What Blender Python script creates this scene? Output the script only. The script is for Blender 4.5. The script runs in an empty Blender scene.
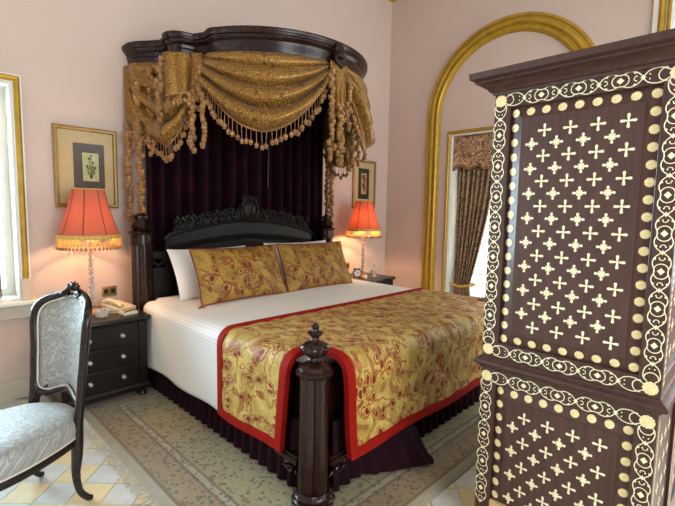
import bpy, math, random
from mathutils import Vector, Matrix
random.seed(7)
PI = math.pi
sin, cos = math.sin, math.cos
scene = bpy.context.scene
C = scene.collection

# ---------------------------------------------------------------- camera
F_PX, PITCH, ROLL, PSI, CAM_Z = 433.0, math.radians(5.5), math.radians(1.05), math.radians(44.6), 1.5
fw = Vector((cos(PSI)*cos(PITCH), sin(PSI)*cos(PITCH), -sin(PITCH)))
rt = Vector((sin(PSI), -cos(PSI), 0.0))
up = rt.cross(fw)
rt2 = rt*cos(ROLL) + up*sin(ROLL)
up2 = up*cos(ROLL) - rt*sin(ROLL)
cam_data = bpy.data.cameras.new('camera')
cam_data.sensor_fit = 'HORIZONTAL'
cam_data.sensor_width = 36.0
cam_data.lens = 36.0*F_PX/675.0
cam_data.clip_start = 0.05
cam = bpy.data.objects.new('camera', cam_data)
C.objects.link(cam)
M = Matrix((rt2, up2, -fw)).transposed().to_4x4()
M.translation = Vector((0, 0, CAM_Z))
cam.matrix_world = M
scene.camera = cam

# ---------------------------------------------------------------- world, lights, exposure
vs = scene.view_settings
vs.view_transform = 'Standard'
vs.look = 'None'
vs.gamma = 1.0
vs.exposure = 0.3
vs.use_curve_mapping = False
scene.cycles.use_denoising = True
scene.cycles.max_bounces = 8
scene.cycles.diffuse_bounces = 5
scene.cycles.glossy_bounces = 4
scene.cycles.transparent_max_bounces = 12
scene.cycles.caustics_reflective = False
scene.cycles.caustics_refractive = False
scene.cycles.sample_clamp_indirect = 6.0

world = bpy.data.worlds.new('daylight')
scene.world = world
world.use_nodes = True
bgn = world.node_tree.nodes['Background']
bgn.inputs['Color'].default_value = (0.80, 0.90, 1.0, 1)
bgn.inputs['Strength'].default_value = 2.2

def area(name, loc, direction, sx, sy, power, col):
    ld = bpy.data.lights.new(name, 'AREA')
    ld.shape = 'RECTANGLE'; ld.size = sx; ld.size_y = sy
    ld.energy = power; ld.color = col
    o = bpy.data.objects.new(name, ld)
    C.objects.link(o)
    o.location = loc
    o.rotation_euler = Vector(direction).to_track_quat('-Z', 'Y').to_euler()
    return o
# daylight through the room's windows; the front pair is unseen, added for brightness
area('daylight_back_window', (0.02, 4.42, 1.62), (0, -1, -0.05), 1.15, 1.55, 230, (0.62, 0.83, 1.0))
area('daylight_right_window', (5.62, 2.33, 1.35), (-1, 0, 0), 2.4, 1.3, 60, (1.0, 0.97, 0.88))
area('daylight_far_right_window', (5.62, 0.10, 2.0), (-1, 0, 0), 2.9, 1.4, 70, (1.0, 0.97, 0.90))
area('daylight_second_back_window', (-1.31, 4.42, 1.62), (0.1, -1, -0.05), 0.95, 1.55, 280, (0.64, 0.84, 1.0))
area('added_front_light', (0.9, -2.62, 1.9), (0, 1, -0.05), 2.3, 2.6, 95, (0.97, 0.98, 1.0))
area('added_front_light', (3.7, -2.62, 1.9), (0, 1, -0.05), 2.3, 2.6, 75, (0.97, 0.98, 1.0))

# ---------------------------------------------------------------- materials
def srgb(r, g, b):
    f = lambda c: (c/12.92 if c <= 0.04045 else ((c+0.055)/1.055)**2.4)
    return (f(r/255), f(g/255), f(b/255), 1)

class NT:
    def __init__(self, name):
        self.m = bpy.data.materials.new(name)
        self.m.use_nodes = True
        self.t = self.m.node_tree
        self.b = self.t.nodes['Principled BSDF']
        self.out = self.t.nodes['Material Output']
    def n(self, kind, **kw):
        nd = self.t.nodes.new(kind)
        for k, v in kw.items():
            if k.startswith('i_'):
                key = k[2:].replace('_', ' ')
                nd.inputs[key].default_value = v
            else:
                setattr(nd, k, v)
        return nd
    def l(self, a, ao, b, bi):
        self.t.links.new(a.outputs[ao], b.inputs[bi])
    def coord(self, which='Object', scale=(1, 1, 1), rot=(0, 0, 0)):
        tc = self.n('ShaderNodeTexCoord')
        mp = self.n('ShaderNodeMapping')
        mp.inputs['Scale'].default_value = scale
        mp.inputs['Rotation'].default_value = rot
        self.l(tc, which, mp, 'Vector')
        return mp
    def noise(self, src, scale, detail=3.0, rough=0.5, dist=0.0):
        nz = self.n('ShaderNodeTexNoise')
        nz.inputs['Scale'].default_value = scale
        nz.inputs['Detail'].default_value = detail
        nz.inputs['Roughness'].default_value = rough
        nz.inputs['Distortion'].default_value = dist
        self.l(src, 0, nz, 'Vector')
        return nz
    def voro(self, src, scale, feature='F1', rnd=1.0, metric='EUCLIDEAN'):
        v = self.n('ShaderNodeTexVoronoi', feature=feature, distance=metric)
        v.inputs['Scale'].default_value = scale
        v.inputs['Randomness'].default_value = rnd
        self.l(src, 0, v, 'Vector')
        return v
    def wave(self, src, scale, dist=0.0, axis='X', detail=2.0, dscale=1.0, prof='SIN'):
        w = self.n('ShaderNodeTexWave', bands_direction=axis, wave_profile=prof)
        w.inputs['Scale'].default_value = scale
        w.inputs['Distortion'].default_value = dist
        w.inputs['Detail'].default_value = detail
        w.inputs['Detail Scale'].default_value = dscale
        self.l(src, 0, w, 'Vector')
        return w
    def warp(self, src, scale, amount):
        nz = self.noise(src, scale, 2.0)
        s = self.n('ShaderNodeVectorMath', operation='SUBTRACT')
        s.inputs[1].default_value = (0.5, 0.5, 0.5)
        self.l(nz, 'Color', s, 0)
        k = self.n('ShaderNodeVectorMath', operation='SCALE')
        k.inputs['Scale'].default_value = amount
        self.l(s, 0, k, 0)
        a = self.n('ShaderNodeVectorMath', operation='ADD')
        self.l(src, 0, a, 0); self.l(k, 0, a, 1)
        return a
    def ramp(self, src, out, stops, interp='LINEAR'):
        r = self.n('ShaderNodeValToRGB')
        r.color_ramp.interpolation = interp
        e = r.color_ramp.elements
        while len(e) > 1: e.remove(e[-1])
        e[0].position, e[0].color = stops[0]
        for p, c in stops[1:]:
            x = e.new(p); x.color = c
        self.l(src, out, r, 'Fac')
        return r
    def mix(self, fac, a, b, mode='MIX'):
        m = self.n('ShaderNodeMix', data_type='RGBA', blend_type=mode)
        for key, v in ((0, fac), (6, a), (7, b)):
            if isinstance(v, tuple) and len(v) == 2 and not isinstance(v[0], (int, float)):
                self.t.links.new(v[0].outputs[v[1]], m.inputs[key])
            else:
                m.inputs[key].default_value = v
        return m
    def math(self, op, a, b=0.0):
        m = self.n('ShaderNodeMath', operation=op)
        for key, v in ((0, a), (1, b)):
            if isinstance(v, tuple): self.t.links.new(v[0].outputs[v[1]], m.inputs[key])
            else: m.inputs[key].default_value = v
        return m
    def base(self, nd, out): self.l(nd, out, self.b, 'Base Color')
    def bump(self, nd, out, strength, dist=0.005):
        bp = self.n('ShaderNodeBump')
        bp.inputs['Strength'].default_value = strength
        bp.inputs['Distance'].default_value = dist
        self.l(nd, out, bp, 'Height')
        self.l(bp, 'Normal', self.b, 'Normal')
    def set(self, **kw):
        for k, v in kw.items():
            self.b.inputs[k.replace('_', ' ')].default_value = v
        return self

MT = {}
def simple(key, col, rough=0.5, metal=0.0, spec=0.5, var=0.0, vscale=20.0, bump=0.0, bscale=60.0, coat=0.0, sheen=0.0, dist=0.003):
    t = NT(key)
    t.set(Roughness=rough, Metallic=metal)
    t.b.inputs['Specular IOR Level'].default_value = spec
    if coat: t.b.inputs['Coat Weight'].default_value = coat; t.b.inputs['Coat Roughness'].default_value = 0.08
    if sheen: t.b.inputs['Sheen Weight'].default_value = sheen
    t.b.inputs['Base Color'].default_value = col
    co = t.coord()
    if var:
        nz = t.noise(co, vscale, 4.0)
        lo = tuple(max(0, c*(1-var)) for c in col[:3]) + (1,)
        hi = tuple(min(1, c*(1+var)) for c in col[:3]) + (1,)
        r = t.ramp(nz, 'Fac', [(0.3, lo), (0.7, hi)])
        t.base(r, 'Color')
    if bump:
        nz2 = t.noise(co, bscale, 3.0)
        t.bump(nz2, 'Fac', bump, dist)
    MT[key] = t.m
    return t.m

simple('wall_paint', srgb(205, 187, 178), 0.75, var=0.03, vscale=1.5, bump=0.08, bscale=90)
simple('ceiling_paint', srgb(226, 214, 200), 0.8, var=0.02)
simple('white_paint', srgb(226, 226, 220), 0.35, var=0.03)
simple('stone_trim', srgb(196, 184, 170), 0.4, var=0.08, vscale=7, bump=0.1)
simple('sill_marble', srgb(220, 222, 214), 0.22, var=0.06, vscale=5)
simple('gold_leaf', srgb(184, 150, 54), 0.36, metal=0.45, var=0.14, vscale=14, bump=0.1, bscale=80)
simple('frame_gold', srgb(158, 128, 70), 0.45, metal=0.3, var=0.2, vscale=30)
simple('brass', srgb(200, 160, 80), 0.28, metal=0.9)
simple('pewter', srgb(170, 165, 155), 0.35, metal=0.85, var=0.1)
simple('white_cotton', srgb(240, 239, 236), 0.8, bump=0.12, bscale=25, sheen=0.2)
simple('red_trim', srgb(146, 20, 12), 0.7, spec=0.15, var=0.12, vscale=40, bump=0.1, bscale=200)
simple('red_piping', srgb(120, 40, 28), 0.6)
simple('black_plastic', srgb(24, 23, 24), 0.3)
simple('cream_plastic', srgb(214, 200, 168), 0.4)
simple('paper', srgb(236, 232, 220), 0.7)
simple('clock_face', srgb(240, 240, 236), 0.4)
simple('pale_wood', srgb(196, 160, 112), 0.5, var=0.15, vscale=30)
simple('bone', srgb(236, 222, 184), 0.35, var=0.1, vscale=90)
simple('bone_gold', srgb(228, 204, 150), 0.35, var=0.14, vscale=120)
simple('fringe_gold', srgb(196, 162, 84), 0.6, var=0.2, vscale=60)
simple('tassel_gold', srgb(150, 106, 52), 0.32, var=0.5, vscale=22, sheen=0.2)
simple('rug_fringe', srgb(196, 190, 176), 0.9, var=0.3, vscale=60)
simple('print_mat', srgb(206, 184, 138), 0.6, var=0.04, vscale=20)
simple('mat_dark', srgb(84, 72, 66), 0.6)
simple('mat_green', srgb(52, 56, 50), 0.5)
simple('print_green', srgb(190, 194, 140), 0.6, var=0.12, vscale=25)
simple('print_tan', srgb(206, 156, 96), 0.6, var=0.25, vscale=60)
simple('plant_ink', srgb(52, 60, 40), 0.7)
simple('pale_gimp', srgb(196, 188, 176), 0.6)
simple('rib_dark', srgb(96, 48, 36), 0.6)

def wood(key, dark, light, rough, coat, scale=(3, 3, 30), bump=0.04, spec=0.3):
    t = NT(key)
    co = t.coord('Object', scale)
    w = t.warp(co, 1.2, 0.7)
    nz = t.noise(w, 2.2, 5.0, 0.6)
    r = t.ramp(nz, 'Fac', [(0.3, dark), (0.72, light)])
    t.base(r, 'Color')
    t.set(Roughness=rough)
    t.b.inputs['Specular IOR Level'].default_value = spec
    t.b.inputs['Coat Weight'].default_value = coat
    t.b.inputs['Coat Roughness'].default_value = 0.12
    t.bump(nz, 'Fac', bump, 0.002)
    MT[key] = t.m
wood('mahogany', srgb(20, 9, 8), srgb(50, 22, 16), 0.26, 0.12, (30, 30, 3), 0.008)
wood('ebony', srgb(12, 10, 10), srgb(26, 21, 20), 0.42, 0.03)
wood('nightstand_wood', srgb(14, 11, 12), srgb(32, 24, 23), 0.3, 0.08, (4, 30, 30))
wood('chair_wood', srgb(20, 15, 17), srgb(40, 26, 25), 0.25, 0.15)
wood('armoire_wood', srgb(52, 33, 29), srgb(76, 49, 43), 0.3, 0.2, (20, 20, 2), 0.03)
wood('armoire_field', srgb(62, 40, 35), srgb(82, 54, 47), 0.34, 0.12, (20, 20, 2), 0.03)

def velvet(key, col, col2):
    t = NT(key)
    co = t.coord()
    nz = t.noise(co, 6, 3)
    r = t.ramp(nz, 'Fac', [(0.3, col), (0.7, col2)])
    t.base(r, 'Color')
    t.set(Roughness=0.85)
    t.b.inputs['Specular IOR Level'].default_value = 0.12
    t.b.inputs['Sheen Weight'].default_value = 0.0
    t.b.inputs['Sheen Roughness'].default_value = 0.4
    t.b.inputs['Sheen Tint'].default_value = (0.55, 0.35, 0.5, 1)
    MT[key] = t.m
velvet('purple_velvet', srgb(22, 7, 16), srgb(46, 11, 26))
velvet('skirt_plum', srgb(26, 9, 17), srgb(42, 14, 26))

def damask(key, gold, light, dark, scale, rough=0.36, metal=0.35):
    t = NT(key)
    co = t.coord('UV')
    wp = t.warp(co, scale*0.35, 0.07)
    v1 = t.voro(wp, scale*0.85, 'F1', 0.9)
    rg_ = t.math('SINE', (t.math('MULTIPLY', (v1, 'Distance'), 13.0), 0))
    r1 = t.ramp(rg_, 0, [(0.25, gold), (0.45, light), (0.75, gold), (0.95, dark)])
    v2 = t.voro(wp, scale*2.6, 'F1', 1.0)
    r2 = t.ramp(v2, 'Distance', [(0.28, (1, 1, 1, 1)), (0.50, (0.52, 0.44, 0.34, 1))])
    c = t.mix(0.85, (r1, 'Color'), (r2, 'Color'), 'MULTIPLY')
    t.base(c, 2)
    t.set(Roughness=rough, Metallic=metal)
    t.b.inputs['Sheen Weight'].default_value = 0.1
    t.bump(r2, 'Color', 0.2, 0.001)
    MT[key] = t.m
damask('gold_damask', srgb(170, 126, 52), srgb(220, 182, 96), srgb(104, 70, 28), 24)

def paisley(key, scale, gold, olive, red, line):
    t = NT(key)
    co = t.coord('UV')
    wp = t.warp(co, scale*0.45, 0.075)
    mp2 = t.n('ShaderNodeMapping'); mp2.inputs['Scale'].default_value = (1.0, 0.62, 1.0); mp2.inputs['Rotation'].default_value = (0, 0, 0.5)
    t.l(wp, 0, mp2, 'Vector')
    v = t.voro(mp2, scale, 'F1', 0.95)
    blob = t.ramp(v, 'Distance', [(0.25, (1, 1, 1, 1)), (0.29, (0, 0, 0, 1))])
    sel = t.ramp(v, 'Color', [(0.20, (0, 0, 0, 1)), (0.24, (1, 1, 1, 1))])
    ring = t.ramp(v, 'Distance', [(0.36, (0, 0, 0, 1)), (0.40, (1, 1, 1, 1)), (0.46, (1, 1, 1, 1)), (0.50, (0, 0, 0, 1))])
    wp2 = t.warp(co, scale*0.30, 0.20)
    v3 = t.wave(wp2, scale*0.16, 14.0, 'DIAGONAL', 1.5, 1.6)
    scr = t.ramp(v3, 'Fac', [(0.80, (0, 0, 0, 1)), (0.88, (1, 1, 1, 1))])
    nz = t.noise(co, scale*0.5, 3)
    bg = t.mix((t.ramp(nz, 'Fac', [(0.40, (0, 0, 0, 1)), (0.60, (1, 1, 1, 1))]), 'Color'), gold, olive)
    c1 = t.mix((t.math('MULTIPLY', (ring, 'Color'), (sel, 'Color')), 0), (bg, 2), line)
    c2 = t.mix((t.math('MULTIPLY', (scr, 'Color'), 0.7), 0), (c1, 2), line)
    c3 = t.mix((t.math('MULTIPLY', (blob, 'Color'), (sel, 'Color')), 0), (c2, 2), red)
    fine = t.noise(co, scale*5, 2)
    fl = t.ramp(fine, 'Fac', [(0.35, (0.66, 0.60, 0.48, 1)), (0.6, (1, 1, 1, 1))])
    c4 = t.mix(0.85, (c3, 2), (fl, 'Color'), 'MULTIPLY')
    t.base(c4, 2)
    t.set(Roughness=0.55)
    t.b.inputs['Specular IOR Level'].default_value = 0.35
    t.b.inputs['Sheen Weight'].default_value = 0.05
    t.bump(fine, 'Fac', 0.12, 0.001)
    MT[key] = t.m
paisley('quilt_paisley', 19, srgb(216, 188, 106), srgb(182, 152, 74), srgb(136, 32, 18), srgb(158, 84, 42))
paisley('sham_paisley', 15, srgb(184, 146, 66), srgb(148, 116, 48), srgb(112, 34, 20), srgb(132, 60, 32))

def floral(key, scale, base, leaf, dark):
    t = NT(key)
    co = t.coord('UV')
    wp = t.warp(co, scale*0.4, 0.2)
    v = t.voro(wp, scale, 'F1', 1.0)
    a = t.ramp(v, 'Distance', [(0.25, leaf), (0.38, base), (0.55, base), (0.7, dark)])
    w = t.wave(wp, scale*0.3, 6, 'DIAGONAL')
    b = t.mix((t.ramp(w, 'Fac', [(0.75, (0, 0, 0, 1)), (0.85, (1, 1, 1, 1))]), 'Color'), (a, 'Color'), dark)
    t.base(b, 2)
    t.set(Roughness=0.7)
    MT[key] = t.m
floral('curtain_floral', 30, srgb(172, 146, 110), srgb(126, 72, 60), srgb(104, 82, 66))
floral('valance_floral', 24, srgb(196, 164, 120), srgb(140, 72, 70), srgb(112, 82, 68))

def chair_fabric():
    t = NT('chair_damask')
    co = t.coord('UV')
    wp = t.warp(co, 12, 0.12)
    v = t.voro(wp, 38, 'DISTANCE_TO_EDGE', 1.0)
    w = t.wave(wp, 9.0, 9.0, 'DIAGONAL', 2.0, 1.5)
    r = t.ramp(v, 'Distance', [(0.04, (0, 0, 0, 1)), (0.14, (1, 1, 1, 1))])
    r2 = t.ramp(w, 'Fac', [(0.45, (0, 0, 0, 1)), (0.6, (1, 1, 1, 1))])
    f = t.math('MINIMUM', (r, 'Color'), (t.math('ADD', (r2, 'Color'), 0.45), 0))
    c = t.mix((f, 0), srgb(128, 128, 125), srgb(162, 164, 163))
    t.base(c, 2)
    rr = t.ramp(f, 0, [(0.0, (0.6, 0.6, 0.6, 1)), (1.0, (0.3, 0.3, 0.3, 1))])
    t.l(rr, 'Color', t.b, 'Roughness')
    t.b.inputs['Sheen Weight'].default_value = 0.3
    t.bump(f, 0, 0.25, 0.0015)
    MT['chair_damask'] = t.m
chair_fabric()

def sheet_mat():
    t = NT('ribbed_sheet')
    co = t.coord('UV')
    w = t.wave(co, 13.0, 0.15, 'Y')
    c = t.ramp(w, 'Fac', [(0.0, srgb(228, 228, 226)), (0.5, srgb(246, 246, 244))])
    t.base(c, 'Color')
    t.set(Roughness=0.6)
    t.b.inputs['Sheen Weight'].default_value = 0.2
    t.bump(w, 'Fac', 0.3, 0.002)
    MT['ribbed_sheet'] = t.m
sheet_mat()

def rug_mat():
    t = NT('rug_wool')
    co = t.coord('UV')      # uv in metres: u from the left end, v from the front edge
    sep = t.n('ShaderNodeSeparateXYZ'); t.l(co, 0, sep, 0)
    def edge(out, size):
        b = t.math('SUBTRACT', size, (sep, out))
        return t.math('MINIMUM', (sep, out), (b, 0))
    d = t.math('MINIMUM', (edge('X', RUG_L), 0), (edge('Y', RUG_W), 0))
    k = t.math('MULTIPLY', (d, 0), 1.0)
    beige, brown, tan, grn = srgb(162, 152, 130), srgb(118, 98, 72), srgb(146, 127, 96), srgb(152, 142, 104)
    bands = t.ramp(k, 0, [(0.0, beige), (0.058, beige), (0.062, brown), (0.078, brown), (0.082, tan), (0.225, tan), (0.228, brown), (0.242, brown),
                          (0.246, beige), (0.275, beige), (0.278, brown), (0.29, brown), (0.294, grn), (1.0, grn)])
    wp = t.warp(co, 9, 0.05)
    v = t.voro(wp, 32, 'F1', 1.0)
    spot = t.ramp(v, 'Distance', [(0.22, (1, 1, 1, 1)), (0.42, (0, 0, 0, 1))])
    v2 = t.voro(wp, 13, 'F1', 0.8)
    spot2 = t.ramp(v2, 'Distance', [(0.16, (1, 1, 1, 1)), (0.30, (0, 0, 0, 1))])
    w = t.voro(wp, 11, 'DISTANCE_TO_EDGE', 1.0)
    vine = t.ramp(w, 'Distance', [(0.02, (1, 1, 1, 1)), (0.06, (0, 0, 0, 1))])
    infield = t.ramp(k, 0, [(0.078, (0, 0, 0, 1)), (0.085, (1, 1, 1, 1))])
    c1 = t.mix((t.math('MULTIPLY', (vine, 'Color'), 0.16), 0), (bands, 'Color'), srgb(118, 96, 68))
    sp = t.math('MULTIPLY', (t.math('MULTIPLY', (spot, 'Color'), (infield, 'Color')), 0), 0.85)
    c2 = t.mix((sp, 0), (c1, 2), srgb(82, 76, 52))
    sp2 = t.math('MULTIPLY', (t.math('MULTIPLY', (spot2, 'Color'), (infield, 'Color')), 0), 0.8)
    c3 = t.mix((sp2, 0), (c2, 2), srgb(122, 84, 58))
    nz = t.noise(co, 160, 2)
    fl = t.ramp(nz, 'Fac', [(0.3, (0.75, 0.75, 0.75, 1)), (0.7, (1, 1, 1, 1))])
    c4 = t.mix(0.9, (c3, 2), (fl, 'Color'), 'MULTIPLY')
    big = t.noise(co, 1.4, 2)
    flb = t.ramp(big, 'Fac', [(0.3, (0.85, 0.83, 0.8, 1)), (0.7, (1, 1, 1, 1))])
    c5 = t.mix(0.8, (c4, 2), (flb, 'Color'), 'MULTIPLY')
    t.base(c5, 2)
    t.set(Roughness=0.85)
    t.b.inputs['Sheen Weight'].default_value = 0.25
    t.bump(nz, 'Fac', 0.4, 0.003)
    MT['rug_wool'] = t.m
RUG_X0, RUG_X1, RUG_Y0, RUG_Y1 = 0.845, 4.55, 1.13, 3.62
RUG_L, RUG_W = RUG_X1-RUG_X0, RUG_Y1-RUG_Y0
rug_mat()

def stone(key, a, b):
    t = NT(key)
    co = t.coord()
    nz = t.noise(co, 9, 5, 0.6)
    r = t.ramp(nz, 'Fac', [(0.3, a), (0.7, b)])
    t.base(r, 'Color'); t.set(Roughness=0.28)
    MT[key] = t.m
stone('tile_cream', srgb(212, 192, 142), srgb(224, 210, 168))
stone('tile_grey', srgb(184, 188, 184), srgb(206, 210, 206))
stone('tile_grout', srgb(150, 144, 132), srgb(170, 164, 150))

def shade_mat(key, col, trans, tm):
    t = NT(key)
    tr = t.n('ShaderNodeBsdfTranslucent')
    df = t.n('ShaderNodeBsdfDiffuse')
    co = t.coord('UV')
    w = t.wave(co, 60.0, 0.0, 'X')
    r = t.ramp(w, 'Fac', [(0.0, tuple(c*0.8 for c in col[:3])+(1,)), (1.0, col)])
    t.l(r, 'Color', df, 'Color')
    tr.inputs['Color'].default_value = trans
    ms = t.n('ShaderNodeMixShader'); ms.inputs[0].default_value = tm
    t.l(df, 0, ms, 1); t.l(tr, 0, ms, 2); t.l(ms, 0, t.out, 'Surface')
    MT[key] = t.m
shade_mat('shade_silk', srgb(186, 108, 88), srgb(222, 92, 52), 0.032)
shade_mat('shade_fringe', srgb(216, 186, 116), srgb(250, 205, 110), 0.15)

def glass(key, tint, gl):
    t = NT(key)
    tr = t.n('ShaderNodeBsdfTransparent'); tr.inputs['Color'].default_value = tint
    g = t.n('ShaderNodeBsdfGlossy'); g.inputs['Roughness'].default_value = 0.04
    lw = t.n('ShaderNodeLayerWeight'); lw.inputs['Blend'].default_value = gl
    ms = t.n('ShaderNodeMixShader')
    t.l(lw, 'Fresnel', ms, 0); t.l(tr, 0, ms, 1); t.l(g, 0, ms, 2); t.l(ms, 0, t.out, 'Surface')
    MT[key] = t.m
glass('window_glass', (0.95, 0.98, 0.97, 1), 0.25)
glass('picture_glass', (0.97, 0.97, 0.96, 1), 0.10)
glass('clear_glass', (0.97, 0.97, 0.96, 1), 0.55)
def crystal():
    t = NT('crystal')
    tr = t.n('ShaderNodeBsdfTransparent'); tr.inputs['Color'].default_value = (0.9, 0.9, 0.9, 1)
    t.set(Roughness=0.05); t.b.inputs['Base Color'].default_value = (0.8, 0.78, 0.74, 1)
    t.b.inputs['Specular IOR Level'].default_value = 1.0
    lw = t.n('ShaderNodeLayerWeight'); lw.inputs['Blend'].default_value = 0.5
    r = t.ramp(lw, 'Facing', [(0.0, (0.25, 0.25, 0.25, 1)), (1.0, (1, 1, 1, 1))])
    ms = t.n('ShaderNodeMixShader')
    t.l(r, 'Color', ms, 0); t.l(tr, 0, ms, 1); t.l(t.b, 0, ms, 2); t.l(ms, 0, t.out, 'Surface')
    MT['crystal'] = t.m
crystal()
def sheer():
    t = NT('sheer_cloth')
    tr = t.n('ShaderNodeBsdfTranslucent'); tr.inputs['Color'].default_value = (0.95, 0.93, 0.85, 1)
    df = t.n('ShaderNodeBsdfDiffuse'); df.inputs['Color'].default_value = (0.9, 0.88, 0.8, 1)
    tp = t.n('ShaderNodeBsdfTransparent')
    m1 = t.n('ShaderNodeMixShader'); m1.inputs[0].default_value = 0.6
    t.l(df, 0, m1, 1); t.l(tr, 0, m1, 2)
    m2 = t.n('ShaderNodeMixShader'); m2.inputs[0].default_value = 0.3
    t.l(m1, 0, m2, 1); t.l(tp, 0, m2, 2); t.l(m2, 0, t.out, 'Surface')
    MT['sheer_cloth'] = t.m
sheer()

# ---------------------------------------------------------------- mesh helpers
class G:
    """collects geometry for one mesh"""
    def __init__(self): self.V = []; self.F = []; self.U = []
    def add(self, V, F, U=None):
        o = len(self.V)
        self.V += [tuple(v) for v in V]
        self.U += list(U) if U else [(v[0], v[1]) for v in V]
        self.F += [tuple(i+o for i in f) for f in F]
        return self
    def box(self, x0, x1, y0, y1, z0, z1):
        V = [(x0,y0,z0),(x1,y0,z0),(x1,y1,z0),(x0,y1,z0),(x0,y0,z1),(x1,y0,z1),(x1,y1,z1),(x0,y1,z1)]
        return self.add(V, [(0,3,2,1),(4,5,6,7),(0,1,5,4),(1,2,6,5),(2,3,7,6),(3,0,4,7)])
    def lathe(self, prof, n=24, c=(0,0,0), lobe=None, axis='Z', cap=True):
        V, F, U = [], [], []
        m = len(prof)
        for i in range(n):
            a = 2*PI*i/n
            for j, (r, z) in enumerate(prof):
                rr = r*(lobe(a, z) if lobe else 1)
                p = (rr*cos(a), rr*sin(a), z)
                if axis == 'Y': p = (p[0], -p[2], p[1])
                if axis == 'X': p = (-p[2], p[1], p[0])
                V.append((p[0]+c[0], p[1]+c[1], p[2]+c[2])); U.append((i/n, z))
        for i in range(n):
            k = (i+1) % n
            for j in range(m-1):
                F.append((i*m+j, k*m+j, k*m+j+1, i*m+j+1))
        if cap:
            F.append(tuple(i*m for i in reversed(range(n))))
            F.append(tuple(i*m+m-1 for i in range(n)))
        return self.add(V, F, U)
    def tube(self, P, R, n=8, closed=False, flat=1.0, upv=(0,0,1)):
        P = [Vector(p) for p in P]
        if not isinstance(R, (list, tuple)): R = [R]*len(P)
        V, F = [], []
        m = len(P)
        ref = Vector(upv)
        for i, p in enumerate(P):
            a = P[(i-1) % m] if (closed or i > 0) else p
            b = P[(i+1) % m] if (closed or i < m-1) else p
            t = (b-a)
            t = t.normalized() if t.length > 1e-9 else Vector((0,0,1))
            s = t.cross(ref)
            if s.length < 1e-4: s = t.cross(Vector((1,0,0)))
            s.normalize(); q = s.cross(t)
            for k in range(n):
                an = 2*PI*k/n
                V.append(p + s*(R[i]*cos(an)) + q*(R[i]*flat*sin(an)))
        L = m if closed else m-1
        for i in range(L):
            j = (i+1) % m
            for k in range(n):
                k2 = (k+1) % n
                F.append((i*n+k, i*n+k2, j*n+k2, j*n+k))
        if not closed:
            F.append(tuple(range(n))[::-1]); F.append(tuple((m-1)*n+k for k in range(n)))
        return self.add(V, F)
    def ball(self, c, r, n=8, m=5, sz=1.0):
        prof = []
        for j in range(m+1):
            a = -PI/2 + PI*j/m
            prof.append((max(1e-4, r*cos(a)), r*sz*sin(a)))
        return self.lathe(prof, n, c)
    def prism(self, poly, a0, a1, mp):
        """poly: 2-D outline (ccw), extruded from a0 to a1; mp((p,q),h) -> xyz"""
        n = len(poly)
        V = [mp(p, a0) for p in poly] + [mp(p, a1) for p in poly]
        F = [tuple(range(n))[::-1], tuple(range(n, 2*n))]
        for i in range(n):
            j = (i+1) % n
            F.append((i, j, n+j, n+i))
        return self.add(V, F)
    def sweep(self, path, prof, mp, closed=False, closeprof=True):
        """sweep profile [(offset, height)] along a 2-D path with mitred corners; mp((a,b),h) -> xyz"""
        n = len(path)
        nor = []
        for i in range(n):
            def seg(a, b):
                d = Vector((path[b][0]-path[a][0], path[b][1]-path[a][1]))
                if d.length < 1e-9: return None
                d.normalize(); return Vector((-d.y, d.x))
            n1 = seg((i-1) % n, i) if (closed or i > 0) else None
            n2 = seg(i, (i+1) % n) if (closed or i < n-1) else None
            if n1 is None: n1 = n2
            if n2 is None: n2 = n1
            b = (n1+n2)
            b = b/max(0.25, b.length_squared)*2 if b.length > 1e-6 else n1
            nor.append(b)
        m = len(prof)
        V, U = [], []
        s = 0
        for i in range(n):
            if i: s += math.hypot(path[i][0]-path[i-1][0], path[i][1]-path[i-1][1])
            for o, h in prof:
                V.append(mp((path[i][0]+nor[i].x*o, path[i][1]+nor[i].y*o), h)); U.append((s, o+h))
        F = []
        L = n if closed else n-1
        K = m if closeprof else m-1
        for i in range(L):
            j = (i+1) % n
            for k in range(K):
                k2 = (k+1) % m
                F.append((i*m+k, j*m+k, j*m+k2, i*m+k2))
        if not closed and closeprof:
            F.append(tuple(range(m))); F.append(tuple((n-1)*m+k for k in reversed(range(m))))
        return self.add(V, F, U)
    def grid(self, fn, nu, nv, uvf=None):
        V, U, F = [], [], []
        for j in range(nv+1):
            for i in range(nu+1):
                u, v = i/nu, j/nv
                V.append(tuple(fn(u, v))); U.append(uvf(u, v) if uvf else (u, v))
        w = nu+1
        for j in range(nv):
            for i in range(nu):
                F.append((j*w+i, j*w+i+1, (j+1)*w+i+1, (j+1)*w+i))
        return self.add(V, F, U)
    def xf(self, mat):
        self.V = [tuple(mat @ Vector(v)) for v in self.V]
        return self
    def mesh(self, name, mat, smooth=True, ang=38):
        me = bpy.data.meshes.new(name)
        me.from_pydata(self.V, [], self.F)
        uv = me.uv_layers.new(name='UVMap')
        data = [0.0]*(2*len(me.loops))
        li = [0]*len(me.loops)
        me.loops.foreach_get('vertex_index', li)
        for k, vi in enumerate(li):
            data[2*k], data[2*k+1] = self.U[vi]
        uv.data.foreach_set('uv', data)
        if smooth:
            me.polygons.foreach_set('use_smooth', [True]*len(me.polygons))
            me.set_sharp_from_angle(angle=math.radians(ang))
        me.materials.append(MT[mat])
        me.validate()
        me.update()
        return me

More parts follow.
